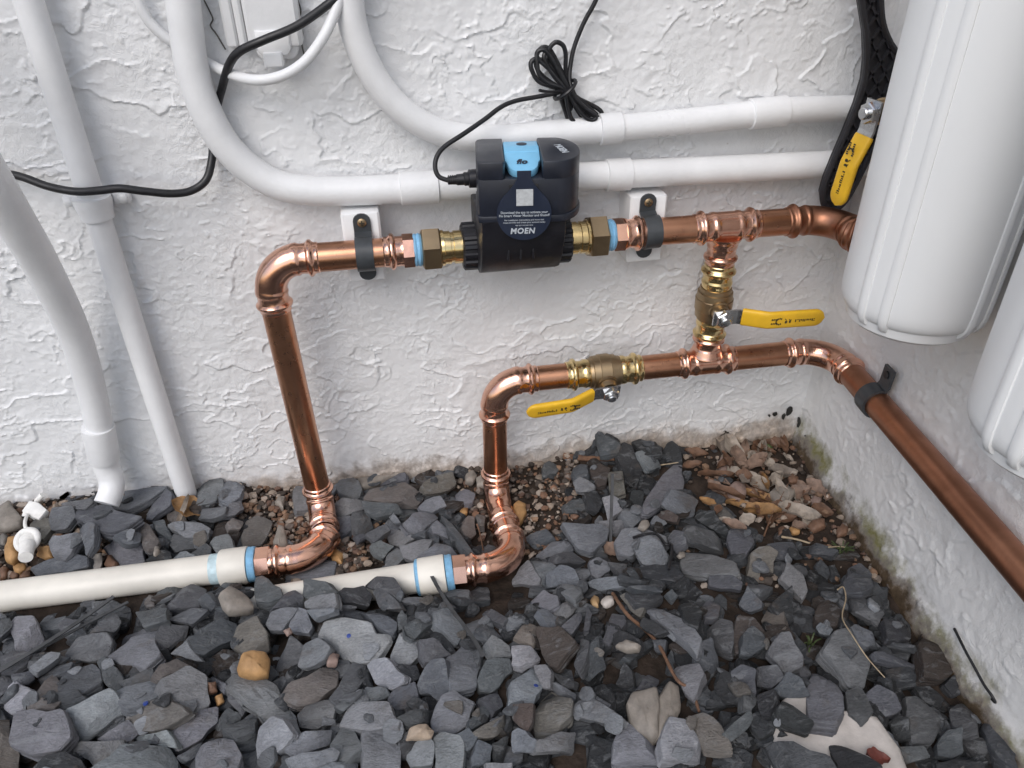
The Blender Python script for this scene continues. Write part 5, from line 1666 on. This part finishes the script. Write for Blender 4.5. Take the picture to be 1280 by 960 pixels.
def add_stone(name, poly_px, tone, thick, tilt, mat, r, label, cat, group, dome=0.0, lay=True, taper=.82, lift=0.0, maxtilt=.5):
    p, ex, ey, n_, loc = place(poly_px, thick, tilt, r, lift, maxtilt)
    mb = slab(loc, thick, r, dome, taper, lay)
    # keep clear of the walls
    V = np.asarray(mb.v); W = p+V[:, :1]*ex+V[:, 1:2]*ey+V[:, 2:3]*n_
    W[:, 1] = np.minimum(W[:, 1], -.002)
    W[:, 0] = np.minimum(W[:, 0], np.array([side_x(q) for q in W[:, 1]])-.003)
    D_ = W-p; V = np.stack([D_@ex, D_@ey, D_@n_], 1)
    me = bpy.data.meshes.new(name); me.from_pydata(V.tolist(), [], mb.f); me.materials.append(mat)
    finish(me, True, 28 if lay else 55)
    o = bpy.data.objects.new(name, me); C.objects.link(o)
    o.matrix_world = Matrix(((ex[0], ey[0], n_[0], p[0]), (ex[1], ey[1], n_[1], p[1]), (ex[2], ey[2], n_[2], p[2]), (0, 0, 0, 1)))
    o.color = (*tone, 1)
    tag(o, label, cat, group)
    return o
r = random.Random(99)
SLABP = [(980, 870), (1095, 870), (1140, 975), (965, 975)]
blue_spots = [(182, 879), (436, 795), (670, 857)]
for tone, poly in parse(STONES):
    c = np.mean(np.array(poly), 0); A_ = np.array(poly)
    ar = abs(np.sum(A_[:, 0]*np.roll(A_[:, 1], -1)-np.roll(A_[:, 0], -1)*A_[:, 1]))/2
    cov = np.cov(A_.T); ev = np.sqrt(np.maximum(np.linalg.eigvalsh(cov), 1e-6)); elong = ev[1]/ev[0]
    sz = 'large' if ar > 1900 else ('small' if ar < 650 else '')
    nv = len(poly); shp = 'triangular' if nv <= 3 else ('four-sided' if nv == 4 else ('five-sided' if nv == 5 else ('rounded' if elong < 1.35 else ('wedge-shaped' if nv == 6 else 'many-sided'))))
    sh = shp+' sliver' if elong > 2.6 else (shp+' long piece' if elong > 1.8 else (shp+' slab' if ar > 1900 else shp+' piece'))
    zn = zone(*c)
    q = r.uniform(.85, 1.15)*(.82 if c[0] > 690 and tone in 'bcdu' else 1.0)      # grey and brown-grey slate toned darker right of centre
    th = min(.024, .0085+.00017*math.sqrt(ar)*r.uniform(.6, 1.5)); cc_ = c; poly = [tuple(cc_+(np.array(q_)-cc_)*1.09) for q_ in poly]
    if tone == 'w' and ar > 4000:
        add_stone('stone_slab', poly, TONE['w'], .012, .0, M['marble'], r, 'pale cream stone slab half buried under dark slate', 'stone', None, 0, False, .95, lift=.003)
        continue
    if tone in 'fw':
        nm = 'plaster lump at the foot of the wall' if c[1] < 610 and c[0] > 440 and ar > 1000 else 'stone'
        lab = ('beige '+nm+' between the copper risers') if nm != 'stone' else ('pale pinkish stone beside the long plastic pipe' if tone == 'w' else unique(('large ' if ar > 1500 else 'small ')+'beige stone', *c))
        add_stone('field_stone', poly, tuple(k*q for k in TONE[tone]), th*1.25, .12, M['stone'], r, lab, 'stone', 'pale stones among the slate', .002, False)
        continue
    lab = unique(' '.join(w for w in (sz, TW[tone], 'slate', sh) if w), *c)
    hue = (1+r.uniform(-.04, .06), 1.0, 1+r.uniform(-.05, .05))
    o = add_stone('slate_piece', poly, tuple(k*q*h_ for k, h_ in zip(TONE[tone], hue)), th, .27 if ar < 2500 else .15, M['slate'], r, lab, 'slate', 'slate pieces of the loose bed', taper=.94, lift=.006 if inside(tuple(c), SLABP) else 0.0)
    for bx, by in blue_spots:
        if inside((bx, by), poly):
            Mi = np.array(o.matrix_world); P0 = at_plane(bx, by, Mi[:3, 3]+Mi[:3, 2]*.0006, Mi[:3, 2]); d = P0-Mi[:3, 3]
            mb = MB(); mb.lathe((d@Mi[:3, 0], d@Mi[:3, 1], .0008), (0, 0, 1), [(-.001, .0022), (.0003, .0021), (.0005, .0012), (.0006, 0)], 10)
            me = bpy.data.meshes.new('paint_mark'); me.from_pydata(mb.v, [], mb.f); me.materials.append(M['blue_mark'])
            b_ = bpy.data.objects.new('paint_mark', me); C.objects.link(b_); b_.parent = o
fill = MB(); fill_tone = []
for k in range(420):
    x, y = r.uniform(-.5, .47), r.uniform(-.52, -.01)
    if x > side_x(y)-.012: continue
    px, py = proj((x, y, .01))
    if in_gravel(px, py) and r.random() < .8: continue
    if inside((px, py), SLABP): continue
    size = r.choice((.004, .005, .006, .007, .009, .012))
    if not pipe_clear(x, y, .019+size): continue
    tn = TONE[r.choice('abbbcccde')]; q = r.uniform(.7, 1.1)
    add_fill(x, y, size, size*r.uniform(.25, .5), size*.12, tuple(c*q for c in tn)+(1,), .15)
o = stuff_mesh('slate_chippings', fill, fill_tone, M['slate_fill'], angle=30)
o['label'] = 'tiny slate shards scattered on top of the larger pieces'; o['category'] = 'slate'
LL = [(60, 220, 'by the upright slates'), (180, 160, 'tight under the wall'), (330, 180, 'in the very corner'), (130, 300, 'beside the big bleached leaf'), (260, 300, 'in the middle of the litter'), (380, 330, 'by the reddish pebble'), (120, 420, 'by the flat pinkish pebble'), (250, 430, 'beside the large rounded pebble'), (420, 440, 'above the large rounded pebble'), (560, 470, 'against the side wall'),
      (60, 520, 'over the brownish slates'), (200, 560, 'on the golden leaves'), (330, 560, 'below the large rounded pebble'), (470, 590, 'by the orange pebble'), (590, 570, 'by the mossy side wall')]
for tone, poly in parse(PEBBLES):
    c = np.mean(np.array(poly), 0)
    w = {'t': 'tan', 'n': 'reddish brown', 'e': 'grey', 'f': 'cream', 'p': 'pinkish', 'o': 'orange-brown', 'w': 'whitish', 'r': 'rust-streaked white'}[tone]
    A_ = np.array(poly); ar = abs(np.sum(A_[:, 0]*np.roll(A_[:, 1], -1)-np.roll(A_[:, 0], -1)*A_[:, 1]))/2
    if tone == 't' and ar > 900: lab = 'square tan cobble sitting on a long flat slate'
    elif c[0] > 880 and c[1] < 700:
        for wh in sorted(LL, key=lambda q: (q[0]-(c[0]-880)*4)**2+(q[1]-(c[1]-500)*4)**2)[:3]:
            lab = w+' pebble in the leaf litter '+wh[2]
            if lab not in USED: break
        USED.add(lab)
    else: lab = unique(('large ' if ar > 330 else ('tiny ' if ar < 90 else ''))+w+(' oval pebble' if np.ptp(A_[:, 1]) > 1.35*np.ptp(A_[:, 0]) or np.ptp(A_[:, 0]) > 1.35*np.ptp(A_[:, 1]) else ' round pebble'), *c)
    s = math.sqrt(ar)*.00085
    add_stone('pebble', poly, TONE[tone], s*.8, .08, M['stone'], r, lab, 'pebble', 'loose rounded pebbles', s*.22, False, .75, lift=.001)

# --- fine gravel and crumbs of earth in the bare patches: one mass
bm = bmesh.new(); bmesh.ops.create_icosphere(bm, subdivisions=1, radius=1.0)
ico_v = np.array([v.co[:] for v in bm.verts]); ico_f = [tuple(v.index for v in f.verts) for f in bm.faces]; bm.free()
gv = MB(); gt = []
r = random.Random(5); nr = np.random.RandomState(8)
GT = [(.19, .105, .065), (.24, .15, .095), (.12, .07, .05), (.30, .24, .19), (.07, .055, .045), (.16, .13, .11), (.36, .30, .25), (.06, .045, .035)]
cnt = 0
while cnt < 3000:
    if r.random() < .80:
        z_ = r.choice(GRAVEL_ZONES); A_ = np.array(z_)
        px, py = r.uniform(A_[:, 0].min()-8, A_[:, 0].max()+8), r.uniform(A_[:, 1].min()-8, A_[:, 1].max()+8)
        if not inside((px, py), z_) and r.random() < .75: continue
    else: continue
    p = at(px, py, 'z', -.012)
    if p[1] > -.004 or p[0] > side_x(p[1])-.004: continue
    s = r.choice((.0016, .0022, .003, .003, .004, .0055)); 
    z = ground_h(p[0], p[1])+s*.4+r.uniform(0, .003)
    sc = np.array([1, r.uniform(.6, 1), r.uniform(.5, .8)])*s
    V = ico_v*(1+nr.uniform(-.22, .22, (len(ico_v), 1)))*sc
    a = r.uniform(0, 6.28); V = np.stack([V[:, 0]*math.cos(a)-V[:, 1]*math.sin(a), V[:, 0]*math.sin(a)+V[:, 1]*math.cos(a), V[:, 2]], 1)
    gv.add(V+np.array([p[0], p[1], z]), ico_f)
    q = r.uniform(.7, 1.2); tn = tuple(k*q for k in r.choice(GT))+(1,)
    gt.extend([tn]*len(V)); cnt += 1
o = stuff_mesh('gravel', gv, gt, M['gravel'], True, 40)
o['label'] = 'fine brown gravel and earth crumbs in the bare patches'; o['category'] = 'gravel'

# ------------------------------------------------------------------ dead leaves in the corner
def leaf(px, py, ln, wd, ang, key, curl, r, label, lift=.004, zoom=S4[4], group='dead leaves in the corner'):
    X0, Y0, sc = zoom; cx, cy = X0+px/sc, Y0+py/sc
    z = 0
    for _ in range(4):
        p = at(cx, cy, 'z', z); z = hm_at(p[0], p[1])+lift
    L = ln/sc*.00148; W_ = wd/sc*.00140; curl *= .55
    n, m = 11, 7; top = []
    tx, ty = r.uniform(-.35, .35), r.uniform(-.25, .45)
    ca, sa = math.cos(math.radians(ang)), math.sin(math.radians(ang))
    ph = r.uniform(0, 6)
    for i in range(n):
        u = i/(n-1)*2-1
        w = W_*.5*max(.03, (1-u*u)**.85*(1+.25*u*math.cos(ph)))*(1+.10*math.sin(u*9+ph)+r.uniform(-.06, .06))
        for j in range(m):
            v = j/(m-1)*2-1
            zz = curl*L*(.35*v*v+.22*u*u*math.sin(ph+u))+.022*L*math.sin(5*u+ph*2+v*2)+.07*L*abs(v)
            top.append((u*L*.5, v*w, zz))
    T = np.array(top)
    X_ = T[:, 0]*ca-T[:, 1]*sa; Y_ = -(T[:, 0]*sa+T[:, 1]*ca); Z_ = T[:, 2]+tx*X_+ty*Y_
    Z_ -= np.percentile(Z_, 15)
    P = np.stack([p[0]+X_, p[1]+Y_*1.25, p[2]+Z_], 1)
    P[:, 1] = np.minimum(P[:, 1], -.004); P[:, 0] = np.minimum(P[:, 0], np.array([side_x(q) for q in P[:, 1]])-.003)
    Q = P-np.array([0, 0, .0003])
    f = []
    for i in range(n-1):
        for j in range(m-1):
            a = i*m+j; f.append((a, a+1, a+m+1, a+m)); b = n*m+a; f.append((b, b+m, b+m+1, b+1))
    rim = [j for j in range(m)]+[i*m+m-1 for i in range(1, n)]+[(n-1)*m+j for j in range(m-2, -1, -1)]+[i*m for i in range(n-2, 0, -1)]
    for k in range(len(rim)):
        a, b = rim[k], rim[(k+1) % len(rim)]; f.append((b, a, n*m+a, n*m+b))
    mb = MB(); mb.add(np.concatenate([P, Q]), f)
    o = obj('leaf', mb, M['leaf_'+key], None, True, 60, loc=p)
    return tag(o, label, 'leaf', group)
r = random.Random(21)
KW = {'w': 'bleached white crumpled', 'p': 'pale pinkish brown', 'o': 'golden brown', 'g': 'grey-brown', 'b': 'dark brown', 'v': 'small green'}
LV = [(145, 270, 130, 70, 95, 'w', .4), (75, 220, 150, 42, 100, 'g', .3), (145, 375, 85, 45, 15, 'w', .7), (205, 270, 105, 38, 40, 'o', .4), (265, 420, 95, 70, 70, 'w', .6),
      (300, 500, 135, 42, 32, 'o', .4), (195, 535, 115, 48, 15, 'o', .3), (285, 565, 115, 50, 22, 'o', .3), (480, 495, 95, 60, -55, 'w', .7), (470, 580, 130, 62, 25, 'w', .8),
      (555, 450, 70, 55, 60, 'p', .5), (240, 210, 105, 40, 60, 'g', .3), (190, 185, 90, 40, 10, 'g', .4), (215, 605, 55, 34, 0, 'w', .3), (330, 330, 60, 40, 80, 'w', .6),
      (390, 365, 100, 40, 10, 'g', .3), (200, 150, 100, 34, -20, 'b', .3), (295, 240, 60, 30, 30, 'v', .3), (410, 130, 70, 50, 80, 'v', .3), (420, 290, 40, 26, 60, 'w', .4),
      (250, 330, 110, 40, -15, 'p', .4), (350, 410, 90, 34, -25, 'w', .5), (400, 600, 80, 46, 10, 'b', .4), (110, 470, 120, 40, 20, 'b', .4), (60, 380, 130, 30, 5, 'b', .3),
      (20, 515, 60, 40, 50, 'o', .3), (350, 220, 90, 40, 30, 'b', .4), (400, 230, 80, 30, -70, 'b', .3), (590, 560, 70, 50, 20, 'b', .4), (620, 480, 50, 34, -40, 'p', .6),
      (260, 285, 70, 30, 60, 'p', .4), (170, 290, 90, 60, 110, 'p', .4), (-40, 270, 80, 36, 30, 'b', .4), (-60, 330, 70, 34, 0, 'b', .4), (130, 130, 110, 26, -60, 'g', .2),
      (470, 430, 60, 36, 30, 'p', .5), (310, 130, 80, 34, 20, 'b', .4), (380, 190, 60, 30, -30, 'v', .4), (230, 470, 80, 36, 70, 'b', .4), (330, 600, 90, 30, -50, 'b', .3)]
for k in range(46):                                            # finer litter
    u_, v_ = r.random(), r.random()
    x_ = 20+u_*560; y_ = 130+v_*520
    if y_ > 250 and x_ > 330+(y_-100)*.75: continue
    LV.append((x_, y_, r.uniform(40, 90), r.uniform(22, 46), r.uniform(0, 180), r.choice('wppgbbbbo'), r.uniform(.3, .8)))
for k, (px, py, l, w, a, key, cu_) in enumerate(LV):
    sz = 'large ' if l > 105 else ('little ' if l < 66 else '')
    hd_ = sz+('narrow ' if l/w > 2.4 else '')+KW[key]+(' dead leaf ' if key != 'v' else ' leaf ')
    for wh in sorted(LL, key=lambda q: (q[0]-px)**2+(q[1]-py)**2)[:3]:
        if hd_+wh[2] not in USED: break
    USED.add(hd_+wh[2])
    leaf(px, py, l, w, a, key, cu_, r, hd_+wh[2], .002+(k*.0003) % .005)
leaf(610, 908, 52, 28, 10, 'r', .4, r, 'small red leaf lying on the pale slab', .003, S4[8], None)
leaf(960, 318, 110, 70, 10, 'o', .5, r, 'curled golden brown leaf on the slate heap by the slim conduit', .004, S4[1], None)
leaf(920, 330, 90, 22, 105, 'w', .3, r, 'thin pale curled leaf on the slate heap by the slim conduit', .006, S4[1], None)
leaf(395, 120, 70, 22, -60, 'o', .4, r, 'narrow tan leaf wedged in the slate heap by the socketed conduit', .006, S4[1], None)
leaf(500, 630, 60, 40, -20, 'p', .4, r, 'small pinkish leaf at the foot of the upright black strip', .004, S4[3], None)

# ------------------------------------------------------------------ twigs, straws, strips
def ground_path(pts, lift):
    out = []
    for px, py in pts:
        z = 0
        for _ in range(4):
            p = at(px, py, 'z', z); z = hm_at(p[0], min(p[1], -.004))+lift
        out.append(at(px, py, 'z', z))
    P = np.array(out)
    for i in range(1, len(P)-1): P[i, 2] = max(P[i, 2], (P[i-1, 2]+P[i+1, 2])/2-.002)
    return P
def stick(name, pts, rad, mat, label, cat, lift=.002, group=None, n=6):
    P = spline(ground_path(pts, lift), n)
    rr = [rad*(1-.35*i/len(P))*(1+.12*math.sin(i*2.1)) for i in range(len(P))]
    mb = MB(); mb.sweep(P, rr, 8); return tag(obj(name, mb, M[mat], None, loc=P[0]), label, cat, group)
stick('twig', [(766, 742), (784, 768), (803, 790), (822, 815), (845, 848), (862, 873), (874, 890)], .0020, 'twig', 'thin reddish brown twig lying across the dark slate', 'twig', .003)
stick('straw', [(1047, 737), (1054, 734), (1056, 752), (1053, 772), (1066, 795), (1084, 822), (1106, 847)], .0008, 'straw', 'hooked dry stalk standing over the slate by the side wall', 'straw', .010)
stick('straw', [(977, 671), (995, 674), (1012, 679)], .0014, 'straw', 'short pale straw at the edge of the leaf litter', 'straw', .004)
stick('straw', [(1036, 684), (1048, 685), (1057, 684)], .0009, 'straw', 'tiny straw end between the leaf litter and the side wall', 'straw', .004)
stick('twig', [(705, 570), (735, 574), (768, 573)], .0045, 'twig', 'broken bark stick pushed against the wall under the lower valve', 'twig', .004)
stick('twig', [(820, 582), (835, 580), (848, 578)], .0009, 'straw', 'short thin stalk across the upright slates by the wall', 'twig', .006)
stick('twig', [(955, 670), (965, 645), (972, 630), (985, 605)], .0010, 'twig', 'thin brown stem among the golden leaves', 'twig', .004)
stick('twig', [(596, 655), (600, 672), (604, 688)], .0010, 'twig', 'short stem beside the shorter copper riser', 'twig', .004)
def flat_strip(pts, width, label, lift, mat='strip', tk=.0012):
    G_ = ground_path(pts, lift); G_ = ground_path([pts[0], pts[-1]], lift)
    zmax = max(ground_path(pts, lift)[:, 2])
    P = spline([at(a_, b_, 'z', zmax*.75+.25*(G_[0, 2]+(G_[1, 2]-G_[0, 2])*k_/(len(pts)-1))) for k_, (a_, b_) in enumerate(pts)], 6)
    T = P[-1]-P[0]; w = nrm(np.cross(T, (0, 0, 1)))
    mb = MB(); mb.strip(P, w, width, tk); return tag(obj('plastic_strip', mb, M[mat], None, loc=P[0]), label, 'strip')
flat_strip([(142, 745), (110, 768), (70, 795), (30, 820), (-20, 850)], .0042, 'black plastic strip lying on the slate with a pale cut end', .010)
flat_strip([(160, 752), (110, 778), (60, 805), (10, 830), (-30, 850)], .0032, 'second black plastic strip crossing under the pale-ended one', .007)
flat_strip([(534, 709), (548, 735), (565, 762), (590, 795), (604, 820)], .0036, 'black plastic strip leaning over the blue-ringed pipe socket', .010)
a = at(766, 592, 'y', -.105); b = ground_path([(763, 682)], .002)[0]
mb = MB(); mb.strip(np.array([b, b*.5+a*.5, a]), (1, 0, 0), .0035, .0020); tag(obj('plastic_strip', mb, M['strip'], None, loc=b), 'black plastic strip standing upright in the slate', 'strip')
P = ground_path([(792, 672), (805, 668), (820, 670), (832, 680), (838, 696), (836, 712)], .006)
mb = MB(); mb.sweep(spline(P, 6), .0016, 8); tag(obj('rubber_loop', mb, M['black'], None, loc=P[0]), 'bent black rubber loop on the slate below the lower copper tee', 'loop')
# black wire sticking from the side wall
P = [at_plane(a, b, np.array([XS, 0, 0])+SNRM*o_, SNRM) for a, b, o_ in [(1193, 786, .004), (1200, 800, .008), (1208, 816, .010), (1218, 834, .010), (1230, 856, .010), (1240, 870, .009), (1244, 878, .006), (1240, 874, .005)]]
mb = MB(); mb.sweep(spline(P, 6), .0013, 8); tag(obj('black_wire', mb, M['black'], None, loc=P[0]), 'short black wire end against the foot of the side wall', 'wire')
# grass tufts
def tuft(px, py, n, h, label, seed):
    rr = random.Random(seed); p = ground_path([(px, py)], 0)[0]; mb = MB()
    for k in range(n):
        a = rr.uniform(0, 6.28); d = np.array([math.cos(a), math.sin(a), 0])*rr.uniform(.2, 1); b = p+d*.004
        P = [b, b+d*h*.3+np.array([0, 0, h*.5]), b+d*h*.9+np.array([0, 0, h*rr.uniform(.4, .8)])]
        P = spline(P, 4)
        P[:, 0] = np.minimum(P[:, 0], np.array([side_x(q) for q in P[:, 1]])-.003)
        mb.strip(P, np.cross(d, (0, 0, 1)), .0014, .0004)
    return tag(obj('grass_tuft', mb, M['grass'], None, smooth=False, loc=p), label, 'grass')
tuft(1012, 808, 12, .011, 'little green grass tuft between slates beside the pale slab', 1)
tuft(1052, 690, 16, .011, 'low green weed at the edge of the leaf litter by the side wall', 2)
tuft(450, 585, 5, .014, 'single green sprig at the wall between the copper risers', 3)

# ------------------------------------------------------------------ tethered white cap on the heap
zc_ = hm_at(*at(40, 640, 'z', .03)[:2])+.016
cp = thing('hose_fitting', 'chalky white plastic cap tethered to a ring plug on the slate heap', 'hose fitting', at(34, 685, 'z', zc_-.012))
def PP(x, y, dz=0.0): return at(x/6., 560+y/6., 'z', zc_+dz)
mb = MB(); ex = nrm(PP(345, 470)-PP(160, 465)); ey = nrm(np.cross((0, -.55, .83), ex))
pl = [PP(160, 468), PP(218, 390), PP(285, 405), PP(352, 462), PP(290, 535), PP(235, 518)]
o0 = PP(250, 462); ez = nrm((0, -.35, .93)); ex = nrm(ex-ez*np.dot(ex, ez)); ey = np.cross(ez, ex)
pts = [((q-o0)@ex, (q-o0)@ey) for q in [at_plane(x/6., 560+y/6., o0, ez) for x, y in [(160, 468), (218, 390), (285, 405), (352, 462), (290, 535), (235, 518)]]]
mb.prism(pts, o0-ez*.014, ex, ey, ez, .014, .002); obj('cap_head', mb, M['cap'], cp, angle=30)
mb = MB(); mb.sweep([PP(275, 400, -.004), PP(320, 350, .004)], .0032, 12); obj('pin', mb, M['cap'], cp)
mb = MB(); mb.sweep([PP(185, 515, -.006), PP(195, 480, -.003)], .0030, 12); obj('lug', mb, M['cap'], cp)
mb = MB(); mb.sweep(spline([PP(205, 500, -.002), PP(188, 550, .002), PP(190, 590, .003), PP(205, 620, .0)], 6), .0019, 10); obj('tether', mb, M['cap'], cp)
rc = PP(205, 690, -.004); n_ = nrm((0, -.5, .8)); e1 = np.array([1., 0, 0]); e2 = np.cross(n_, e1)
mb = MB(); mb.sweep([rc+(e1*math.cos(a)+e2*math.sin(a)*1.05)*.0105 for a in np.linspace(0, 6.2832, 28, endpoint=False)], .0036, 12, closed=True); obj('ring', mb, M['cap'], cp)
mb = MB(); mb.lathe(rc-n_*.008, n_, [(0, .002), (.002, .0062), (.006, .0086), (.010, .0078), (.013, .0045), (.0142, 0)], 20); obj('ball', mb, M['cap'], cp)
q0 = PP(205, 740, -.005); q1 = PP(192, 820, -.004)
ax = nrm(q1-q0); mb = MB(); mb.lathe(q0-ax*.003, ax, [(0, .0085), (.006, .0080), (.009, .0072), (np.linalg.norm(q1-q0)+.003, .0070), (np.linalg.norm(q1-q0)+.0032, 0)], 20); obj('spigot', mb, M['cap'], cp)
